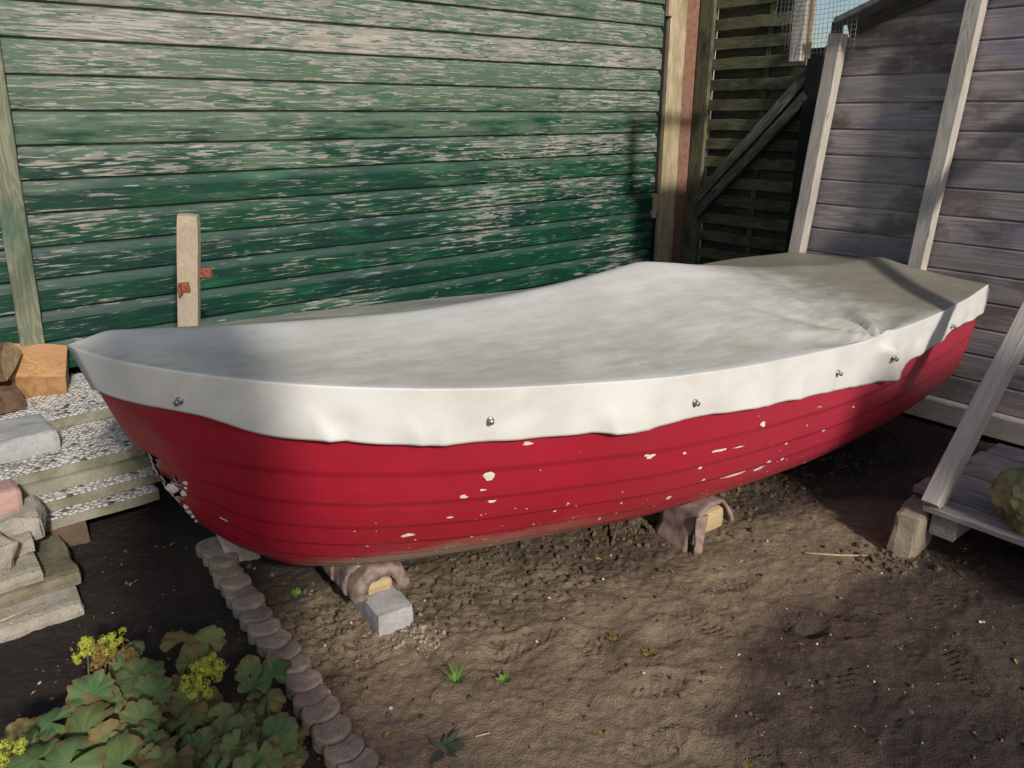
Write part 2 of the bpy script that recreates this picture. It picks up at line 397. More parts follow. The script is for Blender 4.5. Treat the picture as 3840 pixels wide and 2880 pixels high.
M['block'] = m_concrete('sandstone_block', (.36, .30, .225), (.26, .215, .16), moss=(.085, .085, .04), moss_amt=.65)
M['pebw'] = m_plain('white_pebble', (.58, .56, .53), (.46, .45, .43), 60, .6)
M['pebg'] = m_plain('grey_pebble', (.42, .41, .395), (.34, .33, .32), 60, .6)
M['pebd'] = m_plain('dark_pebble', (.09, .09, .092), (.055, .055, .06), 60, .55)
M['mortar'] = m_concrete('pebble_matrix', (.24, .225, .19), (.17, .16, .13), moss=(.10, .10, .06), moss_amt=.4)
M['logface'] = m_wood('split_log_face', (.58, .36, .17), (.44, .235, .10), c=(.50, .27, .14), dirt=(.20, .10, .05), dirt_amt=.4, ax=(9, 3, 22))
M['bark'] = m_plain('log_bark', (.15, .095, .06), (.075, .05, .033), 22, .95, .2, 0, .9)
M['endgrain'] = m_plain('log_end_grain', (.50, .37, .22), (.36, .24, .13), 30, .9, .2, 0, .4)
M['hull'] = m_hull()
M['inside'] = m_plain('hull_inside_dark', (.02, .016, .013), (.012, .010, .009), 20, .95)
M['filler'] = m_plain('white_filler', (.74, .70, .62), (.55, .50, .42), 45, .85, .2, 0, .6)
M['transom'] = m_plain('transom_dark_red', (.16, .012, .018), (.10, .010, .014), 8, .5)
M['stemwood'] = m_wood('rotten_stem_wood', (.24, .12, .055), (.09, .045, .025), dirt=(.02, .014, .010), dirt_amt=.8)
M['cover'] = m_cover()
M['metal'] = m_plain('dull_zinc', (.42, .42, .41), (.26, .26, .26), 80, .42, .5, .85)
M['wire'] = m_plain('galvanised_wire', (.34, .35, .36), (.22, .23, .24), 60, .5, .5, .6)
M['carpet'] = m_plain('felted_carpet', (.30, .225, .19), (.13, .095, .08), 30, .98, .1, 0, 1., 9)
M['carpetpink'] = m_plain('grubby_pink_carpet', (.33, .235, .21), (.19, .13, .115), 20, .98, .1, 0, .9, 6)
M['leaf'] = m_leaf()
M['stem'] = m_plain('leaf_stalk', (.20, .20, .09), (.13, .12, .05), 30, .7)
M['flower'] = m_plain('lime_flower', (.50, .52, .06), (.34, .38, .05), 50, .7)
M['flowerbrown'] = m_plain('faded_flower', (.36, .24, .08), (.22, .12, .05), 50, .8)
M['weed'] = m_plain('weed_green', (.13, .26, .04), (.075, .16, .03), 30, .6)
M['rosette'] = m_plain('grey_green_rosette', (.085, .105, .075), (.05, .07, .05), 30, .7)
M['moss'] = m_plain('yellow_moss', (.20, .165, .045), (.10, .085, .03), 70, .95, .1, 0, .8)
M['straw'] = m_plain('dry_straw', (.52, .43, .24), (.38, .30, .16), 60, .8)
M['bit'] = m_plain('shell_grit', (.62, .58, .50), (.45, .41, .35), 60, .8)
M['felt'] = m_plain('grey_roof_felt', (.17, .165, .165), (.11, .105, .11), 30, .9, .2, 0, .4)
M['thuja'] = m_plain('hedge_green', (.05, .09, .03), (.03, .055, .02), 12, .8)

# ---------------------------------------------------------------- ground
FEET = [(1.01, 1.87, 65), (1.25, 2.06, 40), (.95, 2.22, -20), (1.13, 2.17, 35), (1.39, 2.0, 80), (.64, 1.77, 20), (1.07, 1.70, 55), (.6, 2.23, -35),
        (.38, 1.89, 10), (.67, 1.62, 75), (1.31, 1.74, 30), (.28, 2.02, -50), (1.53, 2.34, 60), (.39, 1.68, 35), (.86, 1.99, 100), (.04, 2.10, 20), (1.6, 1.85, 50), (.82, 2.45, 25)]
def ground_fn(x, y, fine=True):
    s = x*E1.x+y*E1.y
    z = .016*fbm(x*.9, y*.9, 3, 1)
    z = z - .05*sstep(3.3, 4.3, s)*sstep(-3, 0, x)
    if not fine: return z
    z = z + .016*fbm(x*4.2, y*4.2, 4, 5) + .0075*fbm(x*15, y*15, 4, 11, .72)
    # lumpy broken soil beside and beneath the hull
    rel = (x+1.257)*.5446-(y-2.149)*.8387; along = (x+1.257)*.8387+(y-2.149)*.5446
    lump = np.exp(-((rel-.40)/.34)**2)*sstep(.1, .5, along)*(1-sstep(3.4, 4.2, along))
    c = fbm(x*24, y*24, 3, 21, .6); z = z + lump*(.017*np.abs(c)+.008*fbm(x*60, y*60, 2, 31))
    z = z + .0030*fbm(x*62, y*62, 2, 41) + .004*np.abs(fbm(x*30, y*30, 2, 43))
    # boot prints with tread bars
    for (fx, fy, an) in FEET:
        ca, sa = math.cos(R(an)), math.sin(R(an)); px = (x-fx)*ca+(y-fy)*sa; py = -(x-fx)*sa+(y-fy)*ca
        d = np.sqrt((px/.135)**2+(py/(.052-.012*np.sign(px+.02)*0))**2) + .6*fbm(x*8, y*8, 3, 61)
        m = 1-sstep(.72, 1.08, d)
        tread = np.sin((px+np.abs(py)*.7)*2*math.pi/.026)
        z = z - m*(.004+.0042*tread*sstep(.15, .5, fbm(x*6, y*6, 2, 77)+.45)) + .0028*np.exp(-((d-1.18)/.16)**2)
    # heel gouges
    for (fx, fy, rr, dp) in ((.90, 2.20, .05, .03), (.98, 2.15, .04, .03), (-.03, 2.02, .07, .022), (.48, 2.12, .05, .02), (1.10, 2.26, .05, .025), (.80, 1.72, .06, .02), (1.35, 1.62, .07, .02)):
        z = z - dp*np.exp(-(((x-fx)**2+(y-fy)**2)/rr**2))*(1+.6*fbm(x*20, y*20, 2, 91))
    return z
def axis(lo, hi, step, far):
    a = list(np.arange(lo, hi, step)); d = step; p = a[-1]
    right = []
    while p < far: d *= 1.22; p += d; right.append(p)
    left = []; d = step; p = lo
    while p > -far: d *= 1.22; p -= d; left.append(p)
    return np.array(left[::-1]+a+right)
gx = axis(-2.3, 2.6, .0085, 120); gy = axis(1.35, 3.7, .0080, 120)
GX, GY = np.meshgrid(gx, gy); nearm = (np.abs(GX) < 3.2) & (GY > .6) & (GY < 5)
GZ = ground_fn(GX, GY, False)*np.exp(-((GX/12)**2+((GY-2)/12)**2))
GZ[nearm] = ground_fn(GX[nearm], GY[nearm], True)
ny_, nx_ = GX.shape
gv = np.stack([GX.ravel(), GY.ravel(), GZ.ravel()], 1)
ii = np.arange(ny_*nx_).reshape(ny_, nx_)
gf = np.stack([ii[:-1, :-1].ravel(), ii[:-1, 1:].ravel(), ii[1:, 1:].ravel(), ii[1:, :-1].ravel()], 1)
gme = bpy.data.meshes.new('ground'); gme.vertices.add(len(gv)); gme.vertices.foreach_set('co', gv.ravel())
gme.loops.add(gf.size); gme.loops.foreach_set('vertex_index', gf.ravel()); gme.polygons.add(len(gf))
gme.polygons.foreach_set('loop_start', np.arange(0, gf.size, 4)); gme.polygons.foreach_set('loop_total', np.full(len(gf), 4)); gme.polygons.foreach_set('use_smooth', np.ones(len(gf), bool))
gme.update(); gme.materials.append(M['soil'])
def fattr(me, name, arr):
    at = me.attributes.new(name, 'FLOAT', 'POINT'); at.data.foreach_set('value', np.asarray(arr, float).ravel())
gd = .42+.55*fbm(GX*1.4, GY*1.4, 3, 101)
for (fx, fy, an) in FEET: gd = gd + .18*np.exp(-(((GX-fx)**2+(GY-fy)**2)/.12**2))
# paler trodden strip along the boat, darker garden bed left of the stone edging, brown soil to the right
rel = (GX+1.257)*.5446-(GY-2.149)*.8387
gd = gd - .55*np.exp(-((rel-.95)/.28)**2)*sstep(-.5, -.1, GX)
edge_x = np.interp(GY, [1.56, 1.87, 2.25, 2.64], [-.393, -.609, -.89, -1.164]); gd = gd + 2.2*sstep(.02, -.06, GX-edge_x)*(GY > 1.2)
gd = gd + .9*sstep(-.28, .05, -rel)*1.0 + .75*sstep(.35, 1.2, GX)*(1-np.exp(-((rel-.8)/.3)**2)) + .9*sstep(2.9, 3.4, GX*E1.x+GY*E1.y)  # shade under the hull and towards the grey shed is painted into the soil
fattr(gme, 'damp_shade', gd)
fattr(gme, 'moss', np.exp(-((rel-.42)/.28)**2)*(GX > -1)*(GX < 1.0)*1.0)
ground = link('ground', gme); tag(ground, kind='structure')
def gz(x, y): return float(ground_fn(np.array([x]), np.array([y]), True)[0])

# ---------------------------------------------------------------- green shed
BW = .15; Z0 = .42; TW = 4.2; S0, S1 = -.9, 4.93
shed = thing('green_shed', W(2.0, 4.3, 0), 'green board shed with peeling paint behind the boat', 'shed')
def shiplap(L, seed):
    r = random.Random(seed); v = []; f = []; n = 60
    prof = [(.022, .0), (.002, .0), (0, .003), (0, .094), (.003, .104), (.012, .119), (.019, .134), (.0205, .156), (.038, .156), (.038, .0)]
    for i in range(n+1):
        x = L*i/n; wob = .0016*mnoise.noise(Vector((x*1.3, seed, 0)))+.0007*mnoise.noise(Vector((x*9, seed, 4)))
        cup = .002*mnoise.noise(Vector((x*.6, seed*1.7, 9)))
        for (y, z) in prof:
            chip = 0
            if z <= .003: chip = .0022*max(0, mnoise.noise(Vector((x*23, seed*3.1, 1)))-.15)
            v.append((x, y+cup*(z-.07)/.07, z+wob+chip))
    m = len(prof)
    for i in range(n):
        for j in range(m): f.append((i*m+j, i*m+m+j, i*m+m+(j+1) % m, i*m+(j+1) % m))
    f.append(tuple(range(m))); f.append(tuple(range(n*m+m-1, n*m-1, -1)))
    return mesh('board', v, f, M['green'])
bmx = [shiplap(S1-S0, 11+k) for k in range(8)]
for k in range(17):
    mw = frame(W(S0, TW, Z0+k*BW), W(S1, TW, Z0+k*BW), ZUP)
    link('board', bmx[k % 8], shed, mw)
bar('plinth', W(S0, 4.52, .2), W(S1, 4.52, .2), .08, .44, M['brickbrown'], parent=shed, segs=6)
bar('sill_beam', W(S0, 4.31, .47), W(S1, 4.31, .47), .14, .08, M['black'], parent=shed, segs=6)
bar('side_wall', W(S1-.02, 4.25, 1.65), W(S1-.02, 7.2, 1.65), .04, 2.5, M['brace'], parent=shed, segs=4)
bar('side_wall', W(S0+.02, 4.25, 1.65), W(S0+.02, 7.2, 1.65), .04, 2.5, M['brace'], parent=shed, segs=4)
bar('back_wall', W(S0, 7.2, 1.65), W(S1, 7.2, 1.65), .04, 2.5, M['brace'], parent=shed, segs=4)
bar('roof', W(S0-.15, 5.7, 3.02), W(S1+.15, 5.7, 3.02), 3.3, .07, M['felt'], parent=shed, segs=4)
bar('batten', W(.50, 4.175, .40), W(.585, 4.175, 2.35), .10, .028, M['batten'], up=-E2, parent=shed, segs=14, jit=.002)
bar('gap_strip', W(4.955, 4.215, .40), W(4.945, 4.215, 2.9), .05, .02, M['black'], up=-E2, parent=shed, segs=6)
def waney():
    v = []; f = []; n = 60; L = 2.55; w0 = .20; h = .045
    for i in range(n+1):
        x = L*i/n; e = .010*mnoise.noise(Vector((x*3.1, 2, 0)))+.006*mnoise.noise(Vector((x*11, 5, 0)))
        for kx, (y, z) in enumerate(((-w0/2, 0), (w0/2, 0), (w0/2, h), (-w0/2+.012, h))):
            v.append((x, y+(e if y < 0 else 0), z))
    for i in range(n):
        for j in range(4): f.append((i*4+j, i*4+(j+1) % 4, i*4+4+(j+1) % 4, i*4+4+j))
    f.append((3, 2, 1, 0)); f.append((n*4, n*4+1, n*4+2, n*4+3))
    return mesh('corner_board', v, f, M['cream'])
link('corner_board', waney(), shed, frame(W(5.10, 4.235, .38), W(5.09, 4.235, 2.93), -E2))
bar('spacer_block', W(4.945, 4.20, .81), W(4.945, 4.20, 1.0), .05, .05, M['cream'], up=-E2, parent=shed)
bar('spacer_block', W(4.975, 4.20, 2.29), W(4.975, 4.20, 2.6), .05, .05, M['cream'], up=-E2, parent=shed)

# rusty steel post beside the corner
sp = thing('steel_post', W(5.31, 4.22, -.02), 'rust brown steel channel post between cream corner board and woven fence', 'post')
bar('web', W(5.305, 4.235, -.03), W(5.305, 4.235, 2.95), .15, .012, M['rust'], up=-E2, parent=sp, segs=6, bev=.002)
bar('flange', W(5.387, 4.21, -.03), W(5.387, 4.21, 2.95), .06, .010, M['rust'], up=E1, parent=sp, segs=6, bev=.002)
bar('flange', W(5.223, 4.245, -.03), W(5.223, 4.245, 2.95), .04, .010, M['rust'], up=E1, parent=sp, segs=6, bev=.002)

# ---------------------------------------------------------------- woven fence
SF = 5.42
wf = thing('woven_fence_panel', W(SF, 3.6, 0), 'dark mossy woven slat fence panel between steel post and grey shed', 'fence')
bar('frame_post', W(SF-.02, 4.16, -.05), W(SF-.02, 4.15, 2.9), .13, .06, M['weave'], up=-E1, parent=wf, segs=8)
bar('frame_post', W(SF+.03, 3.10, -.05), W(SF+.03, 3.10, 2.2), .07, .05, M['weavedark'], up=-E1, parent=wf, segs=8)
fr = random.Random(5)
for k in range(18):
    zc = .36+k*.1455
    t1 = 3.16 if zc < 1.9 else 3.30
    bar('slat', W(SF-.014+fr.uniform(-.004, .004), 4.09, zc+fr.uniform(-.006, .006)), W(SF-.014, t1+fr.uniform(-.02, .02), zc+fr.uniform(-.008, .008)), .082, .010, M['weave'], up=-E1, parent=wf, segs=8, bev=.002, jit=.0025, seed=k)
    bar('slat', W(SF+.024, 4.09, zc+.073), W(SF+.024, t1, zc+.073+fr.uniform(-.006, .006)), .090, .010, M['weavedark'], up=-E1, parent=wf, segs=6, bev=.002, jit=.002, seed=k+40)
for tt in (3.62,):
    bar('lath', W(SF+.006, tt, 0), W(SF+.006, tt-.02, 2.85), .045, .018, M['weave'], up=-E1, parent=wf, segs=10)
bar('brace', W(SF-.075, 4.10, .93), W(SF-.075, 3.22, 1.86), .075, .045, M['brace'], up=-E1, parent=wf, segs=12, jit=.002)
bar('brace', W(SF-.085, 4.08, .82), W(SF-.085, 3.20, 1.73), .070, .05, M['brace'], up=-E1, parent=wf, segs=12, jit=.0025, seed=3)

db = thing('tarred_board_fence', W(SF-.06, 2.95, 0), 'low black tarred board fence in the dark corner left of the grey shed', 'fence')
for k in range(5):
    bar('board', W(SF-.10, 3.22-k*.13-.065, -.05), W(SF-.10, 3.22-k*.13-.065, 2.03+.012*((k*7) % 3)), .126, .022, M['black'], up=-E1, parent=db, segs=5, seed=k)
bar('rail', W(SF-.05, 3.22, 1.9), W(SF-.05, 2.6, 1.9), .08, .04, M['black'], up=-E1, parent=db)
br = thing('zinc_hinge', W(SF-.13, 2.94, 1.77), 'pale zinc hinge strap on the tarred boards', 'hinge')
bar('strap', W(SF-.1175, 3.02, 1.77), W(SF-.1175, 2.80, 1.768), .042, .006, M['metal'], up=-E1, parent=br, bev=.001)
bar('plate', W(SF-.122, 2.86, 1.77), W(SF-.122, 2.86, 1.68), .05, .006, M['metal'], up=-E1, parent=br, bev=.001)

# ---------------------------------------------------------------- grey shed on the right
SG = 4.46; TG = 2.57; EAVE = 1.985; SLOPE = .36; TPK = .75
gs = thing('grey_shed', W(SG+.5, 1.2, 0), 'weathered grey board shed with sloping verge at the stern', 'shed')
def roofz(t): return EAVE+SLOPE*(TG-t) if t > TPK else EAVE+SLOPE*(TG-TPK)-SLOPE*(TPK-t)
def siding(t0, t1, z0, z1, seed):
    """one horizontal board, its ends cut to the roof line; X along -E2, Z up"""
    v = []; f = []; n = 30
    prof = [(.020, 0), (.001, 0), (0, .003), (0, .126), (.004, .1335), (.010, .137), (.010, .147), (.020, .147)]
    for i in range(n+1):
        for (y, z) in prof:
            zz = min(z, z1-z0)
            a = max(t1, -1e9); lo = t0
            tl = TG-(z0+zz-EAVE)/SLOPE if z0+zz > EAVE else TG
            tr = TPK-(EAVE+SLOPE*(TG-TPK)-(z0+zz))/SLOPE
            tl = max(tl, TPK); tr = max(tr, -1.2) if z0+zz > EAVE-.6 else -1.2
            tr = min(tr, TPK)
            x = tl+(tr-tl)*i/n
            v.append((TG-x, y+.0015*mnoise.noise(Vector((x*1.1, seed*2.3, 0))), zz+.0015*mnoise.noise(Vector((x*1.7, seed*1.3, 5)))))
    m = len(prof)
    for i in range(n):
        for j in range(m): f.append((i*m+j, i*m+m+j, i*m+m+(j+1) % m, i*m+(j+1) % m))
    f.append(tuple(range(m))); f.append(tuple(range(n*m+m-1, n*m-1, -1)))
    return mesh('board', v, f, M['grey'])
zb = .102
for k in range(17):
    z0 = zb+k*.142
    if z0 > EAVE+SLOPE*(TG-TPK)-.02: break
    link('board', siding(TG, -1.2, z0, min(z0+.142, 2.6), k), gs, Matrix(((-E2.x, E1.x, 0, (W(SG, TG)).x), (-E2.y, E1.y, 0, (W(SG, TG)).y), (0, 0, 1, z0), (0, 0, 0, 1))))
bar('sill_beam', W(SG-.012, TG, .035), W(SG-.012, -1.2, .035), .12, .10, M['pale'], up=-E1, parent=gs, segs=10, jit=.002)
bar('plinth', W(SG+.04, TG, -.06), W(SG+.04, -1.2, -.06), .16, .06, M['brickbrown'], up=-E1, parent=gs)
bar('side_wall', W(SG+.03, TG-.02, .95), W(SG+2.2, TG-.02, .95), .03, 2.04, M['grey'], parent=gs, up=ZUP)
def gable(name, tA, tB, zA, zB):
    return bar(name, W(SG+1.05, tA, zA), W(SG+1.05, tB, zB), 2.5, .03, M['felt'], up=ZUP, parent=gs)
roofA = gable('roof', TG-.12, TPK, roofz(TG-.12)+.045, roofz(TPK)+.045); roofB = gable('roof', TPK, -1.4, roofz(TPK)+.045, roofz(-1.4)+.045)
bar('verge_board', W(SG-.035, TG-.12, roofz(TG-.12)+.02), W(SG-.035, TPK, roofz(TPK)+.02), .022, .10, M['brace'], up=ZUP, parent=roofA, segs=10)
bar('verge_board', W(SG-.035, TPK-.002, roofz(TPK)+.016), W(SG-.035, -1.3, roofz(-1.3)+.016), .022, .085, M['brace'], up=ZUP, parent=roofB, segs=6)

p1 = bar('corner_post', W(SG-.075, 2.645, -.07), W(SG-.065, 2.485, 2.02), .080, .075, M['pale'], up=-E1, segs=14, jit=.0018)
tag(p1, 'pale upright post at the left end of the grey shed below its eave', 'post')
p2 = bar('upright_post', W(SG-.065, 1.905, -.07), W(SG-.050, 1.785, 2.32), .078, .072, M['pale'], up=-E1, segs=14, jit=.0018, seed=5)
tag(p2, 'pale upright post against the grey shed boards above the boat stern', 'post')

# ---------------------------------------------------------------- wire mesh with its hanging batten
SM = 4.30
hb = thing('mesh_frame', W(SM, 2.6, 2.8), 'short cream batten frame hanging at the top left of the grey shed', 'frame')
bar('batten', W(SM+.02, 2.685, 1.885), W(SM+.02, 2.692, 2.42), .075, .045, M['pale'], up=-E1, parent=hb, segs=8, seed=8)
bar('batten', W(SM+.055, 2.640, 1.90), W(SM+.055, 2.648, 2.42), .03, .03, M['cream'], up=-E1, parent=hb, segs=8, seed=9)
bar('top_rail', W(SM-.02, 2.68, 2.445), W(SF+.08, 2.68, 2.445), .06, .05, M['pale'], up=ZUP, parent=hb, segs=6)
bar('rail_post', W(SF-.06, 2.68, 1.6), W(SF-.06, 2.68, 2.42), .05, .05, M['pale'], up=-E1, parent=hb, segs=4)
wires = []
wr = random.Random(9)
TL, TR = 2.83, 2.335
nvw = 20
for i in range(nvw+1):
    t = TL+(TR-TL)*i/nvw; zb_ = 1.90+wr.uniform(0, .03)
    if t > 2.74: zb_ = 1.90+ (t-2.74)*1.6 + wr.uniform(0, .12)
    if t < 2.42: zb_ = 1.93+wr.uniform(-.02, .02)
    pts = [W(SM-.006+.006*math.sin(z*9+i), t+.006*math.sin(z*7+i*.3)-.02*(2.2-z), z) for z in np.linspace(zb_, 2.44, 9)]
    wires.append(tube(pts, .0011, 4))
zz = 1.925
while zz < 2.44:
    tl = TL if zz > 2.12 else 2.73+.1*wr.random()
    pts = [W(SM-.006+.006*math.sin(zz*9+t*30), t-.02*(2.2-zz), zz+.004*math.sin(t*14)) for t in np.linspace(tl, TR, 12)]
    wires.append(tube(pts, .0011, 4)); zz += .0245
v, f = join(wires)
wm = link('wire_mesh', mesh('wire_mesh', v, f, M['wire'], True))
tag(wm, 'square galvanised wire mesh hanging across the strip of sky', 'wire mesh')

# ---------------------------------------------------------------- boat
BOW = np.array([-1.25678, 2.14898]); TH = R(57); BA = np.array([math.sin(TH), math.cos(TH)]); BQ = np.array([-math.cos(TH), math.sin(TH)])
#HULL-BEGIN
BL = 3.93; ZBOW = .965
B_fn = hermite([0, .12, .38, .59, .95, 1.24, 1.61, 1.97, 2.41, 3.04, 3.55, 3.93], [0, .20, .43, .55, .68, .74, .80, .815, .81, .74, .65, .56])
STEM = ([-1, .12, .21, .32, .41, .49, .595, .788, .965], [.46, .46, .386, .321, .273, .213, .158, .078, 0])
ZK_fn = hermite([0, .04, .08, .12, .2, .3, .5, .75, 1.], [.15, .10, .088, .088, .093, .098, .094, .096, .12])
FU_fn = hermite([0, .04, .08, .16, .25, .4, .6, 1], [.5, .72, .88, .93, .945, .985, 1., 1.])
def sheer(x): X = np.asarray(x)/4; return ZBOW*(1-X)**2+.70*2*X*(1-X)+.80*X*X
def hull_pt(u, v):
    u = np.asarray(u, float); v = np.asarray(v, float)
    zk = ZK_fn(u); xl = BL-.10*(1-v); xs = np.interp(.15+(ZBOW-.15)*v, *STEM); x = xs+(xl-xs)*u
    zs = sheer(BL*u); m = FU_fn(u)*sstep(-.02, .012, u)
    ax = .333+.467*m; az = .333-.283*m; bx = .667+.333*m; bz = .667-.567*m
    w1 = 3*v*(1-v)**2; w2 = 3*v*v*(1-v); w3 = v**3
    return x, B_fn(BL*u)*(w1*ax+w2*bx+w3), zk+(zs-zk)*(w1*az+w2*bz+w3)
NPL = 13
def lap(v):
    """clinker step: each strake stands proud of the one below it at its lower edge"""
    f = np.asarray(v)*NPL % 1.0
    return .0058*(1-f)*sstep(0, .07, np.asarray(v)) + .002
def hull_surf(u, v, extra=0.):
    x, y, z = hull_pt(u, v); x2, y2, z2 = hull_pt(u, np.clip(np.asarray(v)+.01, 0, 1)); x1, y1, z1 = hull_pt(u, np.clip(np.asarray(v)-.01, 0, 1))
    ty = y2-y1; tz = z2-z1; l = np.sqrt(ty*ty+tz*tz)+1e-9
    o = lap(v)*sstep(0, .035, u)+extra
    return x, y+o*tz/l, z-o*ty/l
def bw(x, y, z):
    """boat coordinates (x aft from the bow, y towards the camera) to world"""
    x = np.asarray(x); y = np.asarray(y)
    return np.stack([BOW[0]+x*BA[0]-y*BQ[0], BOW[1]+x*BA[1]-y*BQ[1], np.asarray(z)+0*x], -1)
#HULL-END
boat = thing('rowing_boat', Vector((*(BOW+BA*1.9), 0)), 'red clinker rowing boat with damaged bow resting on blocks', 'boat')
us = np.concatenate([np.linspace(0, 1, 170)**1.55])
vs = []
for k in range(NPL):
    vs += [(k+a)/NPL for a in (0.0, .10, .5, .82, .93)]
vs = np.array(vs+[1.0])
UU, VV = np.meshgrid(us, vs, indexing='ij')
hv = []; hf = []; att_v = []; att_x = []
cnt = 0
for side in (1, -1):
    x, y, z = hull_surf(UU, VV)
    if side == -1: z = z-.075*sstep(0, .4, BL*UU)*(1-sstep(2.6, 3.6, BL*UU))*VV; y = y-.006*VV*sstep(0, .05, UU)   # sits a little low on the wall side
    P = bw(x, y*side, z).reshape(-1, 3); n0 = cnt; nv_ = len(vs)
    hv.append(P); att_v.append(VV.ravel()); att_x.append(UU.ravel()); cnt += len(P)
    xs_ = np.interp(.15+(ZBOW-.15)*VV, *STEM)
    # jagged hole broken out of the stem
    jag = .040*fbm(z*26, x*26+side*7, 3, 201)+.02*fbm(z*70, x*70+side*3, 2, 203)
    hole = hermite([0, .34, .40, .46, .52, .58, .62, .66, 2], [0, 0, .055, .062, .080, .085, .095, 0, 0])(z)*(1.0 if side == 1 else .5)
    gone = (x-xs_) < hole+jag*(hole > .01)
    for i in range(len(us)-1):
        for j in range(nv_-1):
            if gone[i, j] and gone[i+1, j+1]: continue
            q_ = [n0+i*nv_+j, n0+(i+1)*nv_+j, n0+(i+1)*nv_+j+1, n0+i*nv_+j+1]
            hf.append(q_ if side == 1 else q_[::-1])
hv = np.concatenate(hv)
hme = mesh('hull', hv, hf, [M['hull'], M['inside'], M['filler']], True)
fattr(hme, 'girth', np.concatenate(att_v)); fattr(hme, 'along', np.concatenate(att_x))
ho = link('hull', hme, boat)
so = ho.modifiers.new('shell', 'SOLIDIFY'); so.thickness = .005; so.offset = -1; so.use_rim = True; so.material_offset = 1; so.material_offset_rim = 2; so.use_even_offset = False
# transom
tv_ = np.linspace(0, 1, 24); x, y, z = hull_pt(np.ones(24), tv_)
pa = bw(x-.004, y, z); pb = bw(x-.004, -y, z)
tvv = [tuple(p) for p in pa]+[tuple(p) for p in pb]; tff = [(k, k+24, k+25, k+1) for k in range(23)]
link('transom', mesh('transom', tvv, tff, M['transom']), boat)
# rotten timber and filler showing inside the broken stem
def stem_block(name, z0, z1, w, inset, mat, seed, n=12):
    v = []; f = []; r = random.Random(seed)
    for i in range(n+1):
        z = z0+(z1-z0)*i/n; xs0 = float(np.interp(z, *STEM))
        for (dx, dy) in ((inset, -w), (inset, w), (inset+.07, w*1.5), (inset+.07, -w*1.5)):
            p = bw(xs0+dx+r.uniform(-.010, .010), dy+r.uniform(-.006, .006), z); v.append(tuple(p))
    for i in range(n):
        for j in range(4): f.append((i*4+j, i*4+(j+1) % 4, i*4+4+(j+1) % 4, i*4+4+j))
    f.append((3, 2, 1, 0)); f.append((n*4, n*4+1, n*4+2, n*4+3))
    return link(name, mesh(name, v, f, mat), boat)
stem_block('stem_timber', .33, .68, .020, .030, M['stemwood'], 1, 24)
stem_block('stem_splinter', .60, .668, .018, .002, M['stemwood'], 4, 10)
for k, (zz_, dx, rr, yo) in enumerate(((.520, .070, .022, -.006), (.508, .088, .014, -.002), (.500, .050, .012, -.012), (.556, .108, .008, .000), (.440, .066, .011, -.003), (.418, .066, .009, -.002), (.455, .055, .007, -.006), (.392, .060, .008, -.002), (.365, .050, .006, .0), (.535, .100, .005, .0))):
    u_ = dx/3.45; vv_ = np.linspace(.2, .8, 200); zz2 = hull_pt(np.full(200, u_), vv_)[2]; v_ = float(np.interp(zz_, zz2, vv_))
    x, y, z = hull_surf(np.array(u_), np.array(v_), yo); c = bw(float(x), float(y), float(z))
    link('filler_lump', rock_mesh('filler_lump', rr, M['filler'], 2, .8, k, (1, .45, .8), 1.9), ho, place(c, math.atan2(BA[1], BA[0])-.5))
# flaked paint chips
CHIPS = [(0.2408, 0.8276, 0.0225, 0.017, 0), (0.2184, 0.7784, 0.0142, 0.0078, 0), (0.2408, 0.7538, 0.0173, 0.0064, 0), (0.2333, 0.7932, 0.0113, 0.0047, 0), (0.1713, 0.6504, 0.0206, 0.0097, 0), (0.273, 0.8966, 0.0167, 0.0077, 0), (0.3822, 0.8326, 0.0216, 0.0102, 0), (0.5137, 0.8572, 0.0173, 0.0114, 0), (0.412, 0.6454, 0.0167, 0.011, 0), (0.3747, 0.9064, 0.012, 0.0049, 0), (0.5385, 0.6947, 0.0166, 0.0122, 0), (0.5633, 0.6799, 0.0113, 0.0104, 0), (0.4938, 0.6799, 0.071, 0.0039, 0), (0.5286, 0.6701, 0.0404, 0.0081, 0), (0.4417, 0.7587, 0.0133, 0.0055, 0), (0.206, 0.7144, 0.0087, 0.0048, 0), (0.2953, 0.6799, 0.0061, 0.005, 0), (0.3598, 0.6701, 0.0064, 0.0053, 0), (0.6824, 0.5814, 0.015, 0.007, 0), (0.4938, 0.675, 0.0444, 0.0039, 0), (0.6229, 0.5617, 0.0081, 0.0067, 0), (0.5534, 0.9261, 0.0142, 0.0078, 0), (0.4616, 0.8079, 0.0367, 0.0055, 0), (0.4864, 0.803, 0.0342, 0.0038, 0), (0.0447, 0.6307, 0.0092, 0.0068, 0), (0.3375, 0.7685, 0.0076, 0.005, 0), (0.4194, 0.8227, 0.008, 0.007, 0), (0.4492, 0.7045, 0.0102, 0.0056, 0), (0.5583, 0.7587, 0.0093, 0.0061, 0), (0.6179, 0.7636, 0.0098, 0.0065, 0), (0.6626, 0.8178, 0.0101, 0.0067, 0), (0.7494, 0.6848, 0.0134, 0.0074, 0)]
def chip_geo(u, v, ru, rv, seed, sideways=0.):
    r = random.Random(seed); n = 9; vs_ = []
    x0, y0, z0 = hull_pt(u, v); x1, y1, z1 = hull_pt(u, v+.01); dl = math.sqrt(float((y1-y0)**2+(z1-z0)**2))/.01
    for k in range(n):
        a = 2*math.pi*k/n; rad = r.uniform(.45, 1.15)
        du = math.cos(a)*ru*rad/3.5; dv = math.sin(a)*rv*rad/dl + sideways*math.cos(a)*ru/dl
        x, y, z = hull_surf(u+du, min(.99, v+dv), .0012); vs_.append(tuple(bw(x, y, z)))
    x, y, z = hull_surf(u, v, .0016); vs_.append(tuple(bw(x, y, z)))
    return vs_, [(k, (k+1) % n, n) for k in range(n)]
